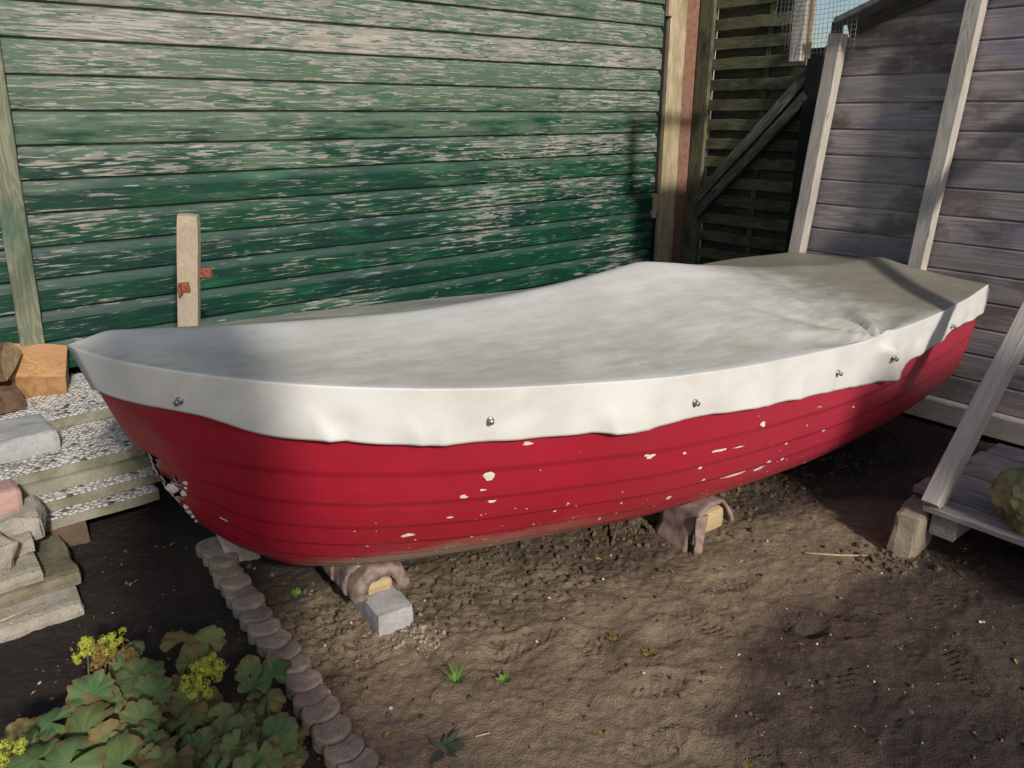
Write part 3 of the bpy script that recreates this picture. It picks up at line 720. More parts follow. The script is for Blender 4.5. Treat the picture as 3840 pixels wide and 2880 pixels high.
cr = random.Random(12); geo = [chip_geo(u, v, a, b, 100+i, sw) for i, (u, v, a, b, sw) in enumerate(CHIPS)]
for k in range(90):
    geo.append(chip_geo(cr.uniform(.12, .62), cr.uniform(.38, .74), cr.uniform(.0015, .005), cr.uniform(.001, .003), 500+k, 0))
v, f = join(geo); tag(link('paint_chips', mesh('paint_chips', v, f, M['filler']), ho), kind='stuff')

# ---------------------------------------------------------------- cover
RZ_fn = hermite([0, .113, .41, 1.02, 1.49, 1.82, 2.05, 2.17, 2.30, 2.48, 3.13, 3.6, 3.95], [.006, .046, .052, .072, .114, .158, .196, .214, .203, .180, .108, .066, .05])
HEM_fn = hermite([0, .069, .22, .379, .532, .731, 1.02, 1.25, 1.43, 1.63, 1.99, 2.5, 2.70, 2.80, 2.92, 3.1, 3.4, 3.46, 3.84, 4.0],
                 [.835, .826, .809, .752, .738, .706, .688, .672, .651, .657, .634, .601, .578, .574, .606, .615, .648, .662, .658, .66])
cover = thing('boat_cover', Vector((*(BOW+BA*1.9), 0)), 'grubby white tarpaulin cover stretched over the red boat', 'cover')
cu = np.concatenate([np.linspace(0, .06, 14)[:-1], np.linspace(.06, 1.0, 250)]); NS = 22; NTOP = 44
def skirt(u, w, side):
    """w 0 at the fold, 1 at the hem"""
    xg = BL*u; zs = sheer(xg)-(0 if side == 1 else .06*sstep(0, .5, xg)*(1-sstep(2.6, 3.6, xg))); zh = HEM_fn(xg) if side == 1 else zs-.12
    z = zs+.006-(zs-zh)*w
    vv = np.full_like(u, .9)
    lo = np.full_like(u, .3); hi = np.ones_like(u)
    for _ in range(24):
        mid = (lo+hi)/2; zz = hull_pt(u, mid)[2]; up = zz < z; lo = np.where(up, mid, lo); hi = np.where(up, hi, mid)
    x, y, zz = hull_pt(u, (lo+hi)/2)
    fl = .5+.5*np.sin(xg*9.5+1.2)*np.sin(xg*23+.4)
    off = .016+.016*w*fl+.006*w*fbm(xg*5, w*1.2+xg, 2, 301)+.001*fbm(xg*14, w*4, 2, 303)
    for (dc, ds, da) in ((.47, .05, .018), (.60, -.04, -.012), (.72, .03, .012), (.86, -.05, .012), (1.24, .04, -.010), (1.33, .02, .014), (1.50, -.03, .010), (1.95, .03, -.008), (2.2, -.02, .008), (3.05, .04, .012), (3.2, -.02, -.008)):
        off = off+da*np.exp(-np.abs(xg-dc-ds*w)/.028)*sstep(.25, .9, w)
    # stretched flat where the studs hold it
    for xs_ in (.2, .96, 1.66, 2.40, 2.73, 3.43): off = off-.010*np.exp(-((xg-xs_)/.10)**2)*w
    # gathered pleat
    off = off+.045*np.exp(-((xg-2.72-.10*w)/.055)**2)*sstep(.02, .35, w)-.018*np.exp(-((xg-2.60-.02*w)/.04)**2)*w+.012*np.exp(-((xg-2.85-.05*w)/.04)**2)*w
    off = np.maximum(off, .0135+.004*w)
    dx = -.012*np.exp(-(xg/.05))
    return x+dx, y+off*sstep(-.006, .012, u)+.003, z
def topz(xg, yy):
    b = B_fn(xg)+.018; k = np.clip(1-np.abs(yy)/b, 0, 1)
    zs = sheer(xg)+.006-.06*sstep(0, .5, xg)*(1-sstep(2.6, 3.6, xg))*np.clip(-yy/b, 0, 1)
    z = zs+RZ_fn(xg)*k**1.03
    z = z-.010*np.sin(np.pi*k)*sstep(.2, .9, xg)                                # slight sag between ridge and gunwale
    z = z+.0030*fbm(xg*1.6, yy*2.3, 2, 311)*sstep(0, .15, k)+.0006*fbm(xg*9, yy*7, 2, 313)*sstep(0, .12, k)
    # creases fanning out of the gathered pleat
    dx = xg-2.66; dy = b-yy; ang = np.arctan2(dx, dy+1e-4); r = np.sqrt(dx*dx+dy*dy)
    z = z+sstep(0.0, .05, r)*np.exp(-r/.34)*(.026*np.cos(ang*7+.4)+.010*np.cos(ang*17))*(yy > 0)*sstep(0, .05, k)
    z = z+.012*np.exp(-((xg-2.75)/.05)**2)*np.exp(-(dy/.10)**2)*(yy > 0)
    # broad stretch lines running to the ridge pole end
    z = z+.006*np.exp(-(np.abs(yy-.25*(xg-2.1))/.05)**2)*sstep(2.1, 2.4, xg)*(1-sstep(2.7, 3.0, xg))*(yy > 0)
    return z
rows = []; tops = []; moss_shade = []
for w in np.concatenate([np.linspace(1, .06, NS-2), [.02, 0]]):
    x, y, z = skirt(cu, np.full_like(cu, w), 1); rows.append((x, y, z)); tops.append(np.full_like(cu, .0 if w > .02 else .12)); moss_shade.append(sstep(3.3, 3.9, BL*cu)*.12)
xn, yn, zn = skirt(cu, np.zeros_like(cu), 1); xf, yf, zf = skirt(cu, np.zeros_like(cu), -1)
for k in np.concatenate([[.004, .012], np.linspace(0, 1, NTOP)[1:-1], [.988, .996]]):
    kk = .5-.5*math.cos(math.pi*k) if False else k
    y = yn*(1-kk)+(-yf)*kk; x = xn
    edge = np.minimum(kk, 1-kk); rnd = -.010*np.exp(-edge/.02)
    z = topz(BL*cu, y)+rnd*0; rows.append((x, y, z)); 
    tops.append(np.full_like(cu, float(sstep(0.0, .03, kk)*(1-.6*sstep(.12, .46, kk)+.6*sstep(.5, .54, kk)))));  # grime, raised on the far half to paint in its shade
    xg = BL*cu; moss_shade.append(sstep(2.5, 3.8, xg+.9*kk)*.75+.28*sstep(1.6, 3.2, xg)+(.55 if kk > .505 else 0)*sstep(.0, .04, kk-.5))  # moss grows towards the stern; the far half is tinted as shade
for w in np.linspace(0, 1, NS//2):
    x, y, z = skirt(cu, np.full_like(cu, w), -1); rows.append((x, -y, z)); tops.append(np.ones_like(cu)); moss_shade.append(np.full_like(cu, .5))
RX = np.array([r[0] for r in rows]); RY = np.array([r[1] for r in rows]); RZ = np.array([r[2] for r in rows])
CP = bw(RX, RY, RZ); nr, nc = RX.shape
ci = np.arange(nr*nc).reshape(nr, nc); cf = np.stack([ci[:-1, :-1].ravel(), ci[:-1, 1:].ravel(), ci[1:, 1:].ravel(), ci[1:, :-1].ravel()], 1).tolist()
cv = CP.reshape(-1, 3).tolist(); ta = np.array(tops).ravel().tolist(); ma = np.array(moss_shade).ravel().tolist(); bxa = RX.ravel().tolist(); bya = (RY+(1-RZ)*(RZ < 2)*.8).ravel().tolist()
# stern flap: hangs from the last column of the top
last = [int(ci[r, -1]) for r in range(NS-1, nr-NS//2+1)]
prev = last
for w in (.15, .4, .7, 1.0):
    cur = []
    for idx_ in last:
        p = cv[idx_]; o = .015; cv.append([p[0]+BA[0]*o, p[1]+BA[1]*o, p[2]-.13*w*(1 if True else 0)]); ta.append(.25); ma.append(.35); bxa.append(bxa[idx_]+.15*w); bya.append(bya[idx_]); cur.append(len(cv)-1)
    for k in range(len(last)-1): cf.append([prev[k], cur[k], cur[k+1], prev[k+1]])
    prev = cur
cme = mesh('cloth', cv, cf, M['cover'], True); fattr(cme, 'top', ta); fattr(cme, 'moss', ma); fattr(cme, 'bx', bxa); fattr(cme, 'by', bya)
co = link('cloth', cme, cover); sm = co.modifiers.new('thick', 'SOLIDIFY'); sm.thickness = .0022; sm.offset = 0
# studs along the skirt
def stud_mesh():
    prof = [(.0, .0), (.0115, 0), (.0115, .003), (.0085, .0045), (.0062, .005), (.0062, .011), (.0085, .0135), (.0085, .018), (.006, .0205), (0, .021)]
    v = []; f = []; n = 14
    for (r_, h_) in prof:
        for k in range(n): v.append((r_*math.cos(2*math.pi*k/n), r_*math.sin(2*math.pi*k/n), h_))
    for i in range(len(prof)-1):
        for k in range(n): f.append((i*n+k, i*n+(k+1) % n, i*n+n+(k+1) % n, i*n+n+k))
    return mesh('stud', v, f, M['metal'], True)
stm = stud_mesh()
for k, (xs_, zs_) in enumerate(((.199, .851), (.958, .763), (1.663, .713), (2.403, .685), (2.745, .690), (3.428, .686))):
    u_ = np.array([xs_/BL]); zt = float(sheer(xs_))+.006; zh = float(HEM_fn(xs_)); w_ = np.array([(zt-zs_)/(zt-zh)])
    a_ = [np.array(q_).ravel()[0] for q_ in skirt(u_, w_, 1)]; b_ = [np.array(q_).ravel()[0] for q_ in skirt(u_+.004, w_, 1)]; c_ = [np.array(q_).ravel()[0] for q_ in skirt(u_, w_-.05, 1)]
    p = Vector(bw(*a_)); n_ = (Vector(bw(*b_))-p).cross(Vector(bw(*c_))-p).normalized()
    if n_.dot(Vector((0, 0, 1.6))-p) < 0: n_ = -n_
    link('stud', stm, cover, Matrix.Translation(p+n_*.0008) @ n_.to_track_quat('Z', 'Y').to_matrix().to_4x4())

# ---------------------------------------------------------------- supports beneath the boat
QV = Vector((BQ[0], BQ[1], 0)); AV = Vector((BA[0], BA[1], 0))
ang_q = math.atan2(QV.y, QV.x)
fb = Vector((-.372, 2.128, 0))
beam = link('concrete_beam', rough_box('concrete_beam', .95, .130, .115, M['conc'], .04, .0022, 3, bev=.006), None, place(fb+QV*.475+Vector((0, 0, -.022)), ang_q))
tag(beam, 'grey concrete beam lying under the bow, its lit end facing out', 'beam')
pad = thing('carpet_pad', fb+QV*.3+Vector((0, 0, .093)), 'roll of brown carpet padding on the concrete beam under the bow', 'padding')
def arch(name, r0, r1, y0, y1, mat, seed, squash=.80, n=22, m=16):
    """a layer of carpet bent over the core: profile in (AV, Z), drawn along QV"""
    v = []; f = []; rr = random.Random(seed)
    for i in range(m+1):
        d = y0+(y1-y0)*i/m
        for ring, rad in ((0, r0), (1, r1)):
            for k in range(n+1):
                a = -.12*math.pi+1.24*math.pi*k/n
                rr_ = rad*(1+.07*mnoise.noise(Vector((d*9, a*1.6, seed))))+.006*mnoise.noise(Vector((d*34, a*3, seed)))
                q = fb+QV*(d+(.010*mnoise.noise(Vector((a*2.1, seed*3, 0))) if i == 0 else 0))+AV*(math.cos(a)*rr_)+Vector((0, 0, .093+max(.001, .012+math.sin(a)*rr_*squash)))
                v.append(q)
    w = 2*(n+1)
    for i in range(m):
        for k in range(n):
            f.append((i*w+n+1+k, i*w+n+2+k, i*w+w+n+2+k, i*w+w+n+1+k)); f.append((i*w+k+1, i*w+k, i*w+w+k, i*w+w+k+1))
    for k in range(n): f.append((k, k+1, n+1+k+1, n+1+k)); f.append((m*w+k+1, m*w+k, m*w+n+1+k, m*w+n+2+k))
    return link(name, mesh(name, v, f, mat, True), pad)
arch('carpet_layer', .058, .098, .10, .60, M['carpet'], 1, .98)
arch('carpet_layer', .097, .106, .165, .62, M['carpet'], 2, 1.0)
arch('carpet_layer', .105, .113, .27, .64, M['carpet'], 3, 1.0)
link('core_brick', rough_box('core_brick', .40, .095, .048, M['brickyellow'], .02, .004, 5, bev=.008), pad, place(fb+QV*.313+Vector((0, 0, .096)), ang_q))

rb = Vector((.772, 2.708, 0))
rs = thing('wrapped_brick', rb+Vector((0, 0, .0)), 'yellow brick wrapped in torn pink carpet under the middle of the hull', 'support')
link('brick', rough_box('brick', .34, .15, .085, M['brickyellow'], .025, .003, 8, bev=.007), rs, place(rb+QV*.16+Vector((.0, 0, .055)), ang_q))
link('lower_brick', rough_box('lower_brick', .36, .17, .085, M['brickbrown'], .03, .004, 9, bev=.007), rs, place(rb+QV*.20+Vector((0, 0, -.03)), ang_q))
def flap(name, pts, th, mat, seed):
    """a hanging piece of carpet: a bent sheet with thickness, pts are rows of (a, q, z) offsets"""
    v = []; f = []; nr_ = len(pts); ncol = len(pts[0])
    P = [[rb+AV*a+QV*q_+Vector((0, 0, z)) for (a, q_, z) in row] for row in pts]
    bm = bmesh.new(); vv = [[bm.verts.new(p) for p in row] for row in P]
    for i in range(nr_-1):
        for j in range(ncol-1): bm.faces.new((vv[i][j], vv[i][j+1], vv[i+1][j+1], vv[i+1][j]))
    bmesh.ops.subdivide_edges(bm, edges=bm.edges[:], cuts=3, use_grid_fill=True, smooth=.6)
    for q_ in bm.verts: q_.co += Vector(mnoise.noise_vector(q_.co*26+Vector((seed, 0, 0))))*.006
    me = bpy.data.meshes.new(name); bm.to_mesh(me); bm.free(); me.materials.append(mat); me.polygons.foreach_set('use_smooth', [True]*len(me.polygons))
    o = link(name, me, rs); s_ = o.modifiers.new('t', 'SOLIDIFY'); s_.thickness = th; s_.offset = 0; return o
flap('carpet', [[(a_+.006*math.sin(q_*9+i_), q_+.02*math.sin(i_*1.7)*(1 if q_ < 0 else 0), z_) for q_ in (-.015, .06, .17)] for i_, (a_, z_) in enumerate(((-.135, -.01), (-.105, .055), (-.092, .115), (-.080, .160), (.0, .168), (.075, .160), (.094, .115), (.104, .070)))], .012, M['carpetpink'], 1)
flap('carpet_flap', [[(-.10, -.02, .15), (-.07, -.03, .15), (-.045, -.03, .155)], [(-.105, -.03, .09), (-.08, -.04, .085), (-.066, -.035, .10)], [(-.12, -.045, .01), (-.095, -.05, .0), (-.075, -.04, .02)]], .010, M['carpetpink'], 5)

st = bar('timber_stake', Vector((-1.005, 2.585, -.03)), Vector((-1.10, 2.59, .30)), .11, .04, M['pale'], up=Vector((.3, -.95, 0)), segs=6, seed=4)
tag(st, 'short pale timber stake standing under the damaged bow', 'stake')

# ---------------------------------------------------------------- concrete post with brackets
cp = thing('concrete_post', Vector((-1.50, 3.57, 0)), 'tan concrete post behind the boat with two rusty brackets', 'post')
pb0 = Vector((-1.62, 3.565, -.1)); pt0 = Vector((-1.468, 3.60, 1.175))
link('shaft', rough_box('shaft', .105, .10, (pt0-pb0).length, M['post'], .05, .003, 2, bev=.008, freq=6), cp, Matrix.Translation(pb0) @ ((pt0-pb0).to_track_quat('Z', 'Y')).to_matrix().to_4x4())
def on_post(h): return pb0+(pt0-pb0)*((h+.1)/1.275)
bar('bracket', on_post(.845)+Vector((-.022, -.056, 0)), on_post(.845)+Vector((.024, -.056, .004)), .045, .012, M['bracket'], up=Vector((0, -1, 0)), parent=cp, bev=.003)
bar('bracket', on_post(.845)+Vector((-.012, -.06, -.005)), on_post(.845)+Vector((-.012, -.088, -.007)), .05, .008, M['bracket'], up=Vector((1, 0, 0)), parent=cp, bev=.002)
bar('bracket', on_post(.90)+Vector((.05, .0, 0)), on_post(.90)+Vector((.105, .0, .004)), .045, .012, M['bracket'], up=Vector((0, -1, 0)), parent=cp, bev=.003)

# ---------------------------------------------------------------- stone edging
ES = [(-1.164, 2.636), (-1.115, 2.579), (-1.067, 2.514), (-1.026, 2.442), (-.977, 2.377), (-.937, 2.314), (-.89, 2.249), (-.845, 2.182), (-.798, 2.118), (-.752, 2.061), (-.703, 2.002), (-.659, 1.944), (-.609, 1.873), (-.57, 1.805), (-.529, 1.741), (-.485, 1.676), (-.439, 1.616), (-.393, 1.562), (-.345, 1.505)]
words = ['farthest stone, beneath the bow', 'second from the bow end', 'third from the bow end', 'fourth from the bow end', 'fifth from the bow end', 'sixth from the bow end', 'seventh from the bow end', 'eighth from the bow end', 'ninth from the bow end', 'tenth, at the middle of the row',
         'ninth from the near end', 'eighth from the near end', 'seventh from the near end', 'sixth from the near end', 'fifth from the near end', 'fourth from the near end', 'third from the near end', 'second from the near end', 'nearest stone, at the bottom edge']
er = random.Random(21)
def edging(i):
    c = Vector((*ES[i], 0)); fwd = (Vector((*ES[max(i-1, 0)], 0))-Vector((*ES[min(i+1, len(ES)-1)], 0))).normalized()  # towards the bow
    rad = .0505; d = (Vector((*ES[i-1], 0))-c).length if i else .2
    right = Vector((fwd.y, -fwd.x, 0)); pts = []
    n = 40
    for k in range(n):
        a = 2*math.pi*k/n; p = Vector((math.cos(a)*rad*1.06, math.sin(a)*rad))
        # bite taken by the next stone towards the bow (local y = towards the bow)
        dd = Vector((p.x, p.y-d)); R2 = rad*1.0+.006
        if dd.length < R2:
            y = d-math.sqrt(max(0, R2*R2-min(abs(p.x), R2)**2)); p = Vector((p.x, max(y, -rad*.9)))
        pts.append(p)
    top = .046+er.uniform(-.009, .009); v = []; f = []
    cen = Vector((0, -.012))
    rings = [(1.0, -.05), (1.0, top*.35), (1.0, top*.86), (.965, top*.95), (.90, top*1.0), (.6, top*1.03), (.25, top*1.04)]
    tx, ty = er.uniform(-.10, .10), er.uniform(-.16, .02)
    for (s_, z) in rings:
        for p in pts:
            q = cen+(p-cen)*s_; nz = mnoise.noise(Vector((q.x*40+i*3, q.y*40, z*30)))
            v.append(c+right*q.x+fwd*q.y+Vector((0, 0, z+((tx*q.x+ty*q.y)*min(1, z/top*1.2) if z > 0 else 0)+.0025*nz))+right*(.002*nz))
    for r_ in range(len(rings)-1):
        for k in range(n): f.append((r_*n+k, r_*n+(k+1) % n, r_*n+n+(k+1) % n, r_*n+n+k))
    f.append(tuple(range((len(rings)-1)*n, len(rings)*n)))
    o = link('edging_stone', mesh('edging_stone', v, f, M['edge'], False))
    tag(o, 'rounded edging stone, '+words[i], 'edging stone', 'stones of the curved bed edging')
for i in range(len(ES)): edging(i)

# ---------------------------------------------------------------- stack of pebble slabs and rubble
peb_meshes = {}
for key in ('pebw', 'pebg', 'pebd'):
    peb_meshes[key] = [rock_mesh('pebble', .0115, M[key], 1, .35, 40+q_, (1.35, 1.0, .40), 1.2, True) for q_ in range(4)]
def pebble_slab(s0, s1, t0, t1, z0, th, label, seed, vis, rot=0., dens=.0215, tilt=0.):
    """vis: strip of t that the photograph shows, gets individual pebbles"""
    cs, ct = (s0+s1)/2, (t0+t1)/2
    th_ = thing('pebble_slab', W(cs, ct, z0), label, 'paving slab', 'exposed pebble paving slabs')
    mw = place(W(cs, ct, z0), ANG1+rot, tilt)
    link('slab', rough_box('slab', s1-s0, t1-t0, th, M['slab'], .035, .003, seed, bev=.005, edge=.006), th_, mw)
    r = random.Random(seed); cand = []
    ny2 = int((t1-t0)/dens/.87); nx2 = int((s1-s0)/dens)
    for j in range(ny2):
        for i in range(nx2):
            a = s0+(i+.5+(j % 2)*.5)*dens+r.uniform(-.005, .005); b = t0+(j+.4)*dens*.87+r.uniform(-.004, .004)
            if a > s1-.006 or b > t1: continue
            cand.append((a, b))
    cand = [c for c in cand if vis[0]-.02 <= c[1] <= vis[1] and c[0] > vis[2]]
    cand.sort(key=lambda c: abs(c[1]-vis[0])+.3*abs(c[0]-s1))
    rest = []
    for q_, (a, b) in enumerate(cand):
        key = r.choices(('pebw', 'pebg', 'pebd'), (.74, .20, .06))[0]; me = r.choice(peb_meshes[key])
        m_ = mw @ Matrix.Translation((a-cs, b-ct, th-.0015)) @ Matrix.Rotation(r.uniform(0, 6.28), 4, 'Z') @ Matrix.Scale(r.uniform(.75, 1.2), 4)
        if q_ < 300:
            link('pebble', me, th_, m_)
        else: rest.append((me, m_))
    if rest:
        v = []; f = []
        for me, m_ in rest:
            o = len(v); v += [m_ @ p.co for p in me.vertices]; f += [tuple(o+i for i in p.vertices) for p in me.polygons]
        tag(link('pebbles', mesh('pebbles', v, f, M['pebw'], True), th_), kind='stuff')
pebble_slab(-.25, .72, 3.14, 3.72, .100, .046, 'lowest pebble slab of the stack, just above the brown bricks', 1, (3.14, 3.30, -.05))
pebble_slab(-.25, .79, 3.20, 3.76, .148, .048, 'second pebble slab from the bottom, projecting beyond its neighbours', 2, (3.20, 3.32, -.05), .01)
mid_slab = link('plain_slab', rough_box('plain_slab', 1.0, .56, .052, M['slab'], .035, .003, 12, bev=.006, edge=.008), None, place(W(.24, 3.545, .198), ANG1)); tag(mid_slab, 'plain concrete slab without pebbles in the middle of the slab stack', 'paving slab')
pebble_slab(-.25, .80, 3.28, 3.86, .252, .045, 'pebble slab second from the top, its speckled face half covered', 4, (3.28, 3.74, .20))
pebble_slab(-.25, .86, 3.70, 4.40, .300, .048, 'top pebble slab of the stack, carrying the split logs', 5, (3.70, 4.38, .22), .0)
for k, (s_, t_, a_) in enumerate(((.10, 3.22, 0), (.33, 3.20, .05), (.10, 3.6, 0), (.52, 3.55, .1))):
    o = link('brown_brick', rough_box('brown_brick', .22, .11, .108, M['brickbrown'], .03, .003, 30+k, bev=.006), None, place(W(s_, t_, -.006), ANG1+a_))
    tag(o, ('dark brown brick under the left of the slab stack front', 'dark brown brick under the front of the slab stack, right one', 'brown brick hidden deep under the left of the slab stack', 'brown brick deep under the right of the slab stack')[k], 'brick', 'bricks carrying the slab stack')

def lump(name, label, cat, s, t, z, dims, mat, seed, rz=0., rx=0., ry=0., amp=.006, cell=.025, edge=.02, group=None, freq=14.):
    o = link(name, rough_box(name, *dims, mat, cell, amp, seed, bev=.008, edge=edge, freq=freq), None, place(W(s, t, z), ANG1+rz, rx, ry))
    return tag(o, label, cat, group)
lump('broken_slab', 'thick broken grey concrete slab lying on the speckled pebble slab', 'concrete', .12, 3.56, .302, (.64, .30, .085), M['conc'], 51, .06, 0, 0, .005, .025, .03)
lump('pink_brick', 'pink brick at the left edge below the broken grey slab', 'brick', .13, 3.10, .262, (.22, .13, .085), M['brickpink'], 52, .05, 0, .05, .004, .02, .01)
lump('rubble_chunk', 'grey rubble chunk right under the pink brick', 'rubble', .16, 3.05, .180, (.28, .2, .085), M['conc2'], 53, -.1, .05, 0, .012, .02, .04)
lump('rubble_chunk', 'rounded pale rubble chunk at the left frame edge', 'rubble', .02, 2.86, .165, (.26, .2, .11), M['conc2'], 54, .3, 0, .1, .02, .02, .05)
lump('rubble_chunk', 'coarse pebbly concrete chunk above the three plain slabs', 'rubble', .04, 2.98, .150, (.42, .24, .05), M['conc2'], 55, .05, -.05, -.06, .014, .02, .05)
lump('garden_slab', 'rough pebbly slab, top of the three low slabs', 'paving slab', -.06, 2.93, .110, (.58, .36, .048), M['conc2'], 56, .02, 0, 0, .004, .03, .012)
lump('garden_slab', 'rounded concrete slab, middle of the three low slabs', 'paving slab', .04, 2.93, .058, (.60, .36, .050), M['slabdark'], 57, .0, 0, 0, .003, .03, .02)
lump('garden_slab', 'flat grey slab on the soil, bottom of the three low slabs', 'paving slab', .01, 2.86, -.012, (.62, .44, .070), M['conc2'], 58, -.03, 0, 0, .003, .03, .012)
stk = link('white_stick', mesh('white_stick', *tube([W(.02, 2.66, .064), W(.10, 2.672, .068), W(.21, 2.70, .064)], [.003, .0035, .002]), M['straw'], True)); tag(stk, 'thin pale stalk lying on the bottom slab', 'stalk')

def split_log(name, label, c, r, L, rz, rx, ry, seed, a0=.0, a1=math.pi*.62):
    """a quarter of a round log: bark arc, two split faces, end grain"""
    v = []; f = []; mi = []; n = 14; m = 10
    for i in range(m+1):
        x = L*(i/m-.5); row = []
        for k in range(n+1):
            a = a0+(a1-a0)*k/n; rr = r*(1+.05*mnoise.noise(Vector((a*2, x*5, seed)))+.02*mnoise.noise(Vector((a*9, x*14, seed))))
            v.append((x+.004*mnoise.noise(Vector((a*3, i*9., seed))), rr*math.cos(a), rr*math.sin(a)))
        v.append((x, .006*mnoise.noise(Vector((x*11, seed, 0))), .008*mnoise.noise(Vector((x*9, seed, 3)))))
    w = n+2
    for i in range(m):
        for k in range(w):
            f.append((i*w+k, i*w+(k+1) % w, i*w+w+(k+1) % w, i*w+w+k)); mi.append(1 if k < n else 0)
    f.append(tuple(range(w-1, -1, -1))); mi.append(2); f.append(tuple(range(m*w, m*w+w))); mi.append(2)
    o = link(name, mesh(name, v, f, [M['logface'], M['bark'], M['endgrain']], False, mi), None, place(c, rz, rx, ry)); return tag(o, label, 'firewood', 'split logs on the slab stack')
split_log('split_log', 'orange split log with its flat face towards the boat', W(.47, 4.00, .465), .20, .24, ANG1-.25, R(-62), R(8), 3, 0, R(95))
split_log('split_log', 'pale split log end at the left edge above the orange log', W(.27, 4.06, .50), .12, .30, ANG1-.5, R(20), R(-8), 6, 0, R(170))
split_log('split_log', 'bark covered split log below the pale one at the left edge', W(.24, 3.98, .352), .12, .26, ANG1+.3, R(0), R(4), 9, 0, R(175))

# ---------------------------------------------------------------- pallet, its block, boulder and raking prop
pl = thing('pallet', W(3.3, .6, .17), 'low pallet of bleached boards on a stone block at the right', 'pallet')
ends = [(2.85, 2.965, 1.035), (2.975, 3.105, 1.13), (3.115, 3.25, 1.10), (3.26, 3.40, 1.075), (3.41, 3.55, 1.10), (3.56, 3.70, 1.085)]
for k, (a, b, te) in enumerate(ends):
    bar('deck_board', W((a+b)/2, te, .205+.002*(k % 2)), W((a+b)/2, -.6, .205), b-a, .026, M['pallet'], parent=pl, segs=8, seed=60+k, jit=.0015)
bar('bearer', W(2.87, .96, .147), W(3.69, .96, .147), .09, .086, M['pallet'], parent=pl, segs=6)
bar('bearer', W(2.87, .1, .147), W(3.69, .1, .147), .09, .086, M['pallet'], parent=pl, segs=6)
bar('bearer_block', W(3.62, .98, -.06), W(3.62, .98, .103), .10, .10, M['pallet'], up=E1, parent=pl); bar('bearer_block', W(3.62, .1, -.06), W(3.62, .1, .103), .10, .10, M['pallet'], up=E1, parent=pl); bar('bearer_block', W(2.95, .1, -.03), W(2.95, .1, .103), .10, .10, M['pallet'], up=E1, parent=pl)
lump('stone_block', 'sandstone block with a mossy side propping the pallet corner', 'stone', 2.905, 1.075, -.03, (.23, .115, .205), M['block'], 61, .12, 0, 0, .006, .03, .02)
bo = link('lichen_boulder', rock_mesh('lichen_boulder', .125, M['lichen'], 4, .30, 5, (1.05, 1., .85), 1.5), None, place(W(2.985, .73, .315), .4)); tag(bo, 'yellow lichen covered boulder on the pallet boards', 'boulder')
pr = bar('raking_prop', W(2.87, 1.015, .212), W(4.40, .985, 1.92), .088, .062, M['pale'], up=-E2, segs=16, seed=14, jit=.002)
tag(pr, 'pale slanting prop from the pallet corner up to the grey shed', 'prop')

# ---------------------------------------------------------------- soil clods, grit, twigs, weeds
dr = random.Random(33)
def lumpy(n_, fn, smin, smax, mat, name, label, cat):
    base = []
    for q_ in range(6):
        bm = bmesh.new(); bmesh.ops.create_icosphere(bm, subdivisions=1, radius=1)
        for v_ in bm.verts: v_.co *= 1+.45*mnoise.noise(v_.co*1.9+Vector((q_*5., 0, 0)))
        base.append(([v_.co.copy() for v_ in bm.verts], [tuple(x.index for x in f_.verts) for f_ in bm.faces])); bm.free()
    pts_ = [fn() for _ in range(n_)]; P = np.array(pts_); Z = ground_fn(P[:, 0], P[:, 1], True)
    v = []; f = []
    for k in range(n_):
        s_ = smin+(smax-smin)*dr.random()**3; bv, bf = dr.choice(base); o = len(v)
        rot = Matrix.Rotation(dr.uniform(0, 6.28), 3, 'Z') @ Matrix.Rotation(dr.uniform(0, 3), 3, 'X')
        c = Vector((P[k, 0], P[k, 1], Z[k]+s_*.25))
        v += [c+rot @ Vector((p.x*s_*1.2, p.y*s_, p.z*s_*.8)) for p in bv]; f += [tuple(o+i for i in q_) for q_ in bf]
    o = link(name, mesh(name, v, f, mat, False)); return tag(o, label, cat, kind='stuff')
def clod_pos():
    al = dr.uniform(.35, 3.3); re = dr.gauss(.34, .15)
    p = BOW+BA*al-BQ*re; return (float(p[0]), float(p[1]))
lumpy(2200, clod_pos, .002, .013, M['clod'], 'soil_clods', 'crumbly soil clods beneath and beside the hull', 'soil')
lumpy(700, lambda: (dr.uniform(-1.6, 1.9), dr.uniform(1.45, 2.7)), .002, .009, M['clod'], 'soil_crumbs', 'fine soil crumbs scattered over the trodden ground', 'soil')
lumpy(130, lambda: (dr.uniform(-1.5, 1.9), dr.uniform(1.45, 2.9)), .002, .0065, M['bit'], 'shell_grit', 'white shell grit scattered over the soil', 'grit')
lumpy(160, lambda: (dr.gauss(-.31, .06), dr.gauss(2.10, .045)), .002, .008, M['block'], 'sand_spill', 'pale crumbled sand at the foot of the concrete beam', 'sand')
lumpy(120, lambda: (dr.gauss(1.46, .09), dr.gauss(2.57, .05)), .004, .016, M['clod'], 'soil_heap', 'loose soil heaped at the foot of the stone block', 'soil')
def litter():
    v = []; f = []
    for k in range(90):
        x, y = (dr.uniform(-1.5, 1.9), dr.uniform(1.45, 2.8)) if k < 50 else (dr.gauss(-.75, .35), dr.gauss(1.9, .3))
        z = gz(x, y)+.003; a_ = dr.uniform(0, 6.28); L_ = dr.uniform(.006, .02); w_ = L_*dr.uniform(.15, .5); d = Vector((math.cos(a_), math.sin(a_), dr.uniform(-.2, .3))); sd = Vector((-math.sin(a_), math.cos(a_), dr.uniform(-.3, .3))); c = Vector((x, y, z)); o = len(v)
        v += [c-d*L_, c+sd*w_+Vector((0, 0, .003)), c+d*L_, c-sd*w_+Vector((0, 0, .004))]; f.append((o, o+1, o+2, o+3))
    return mesh('leaf_litter', v, f, M['flowerbrown'])
tag(link('leaf_litter', litter()), 'scraps of dead leaf scattered over the soil', 'leaf litter', kind='stuff')
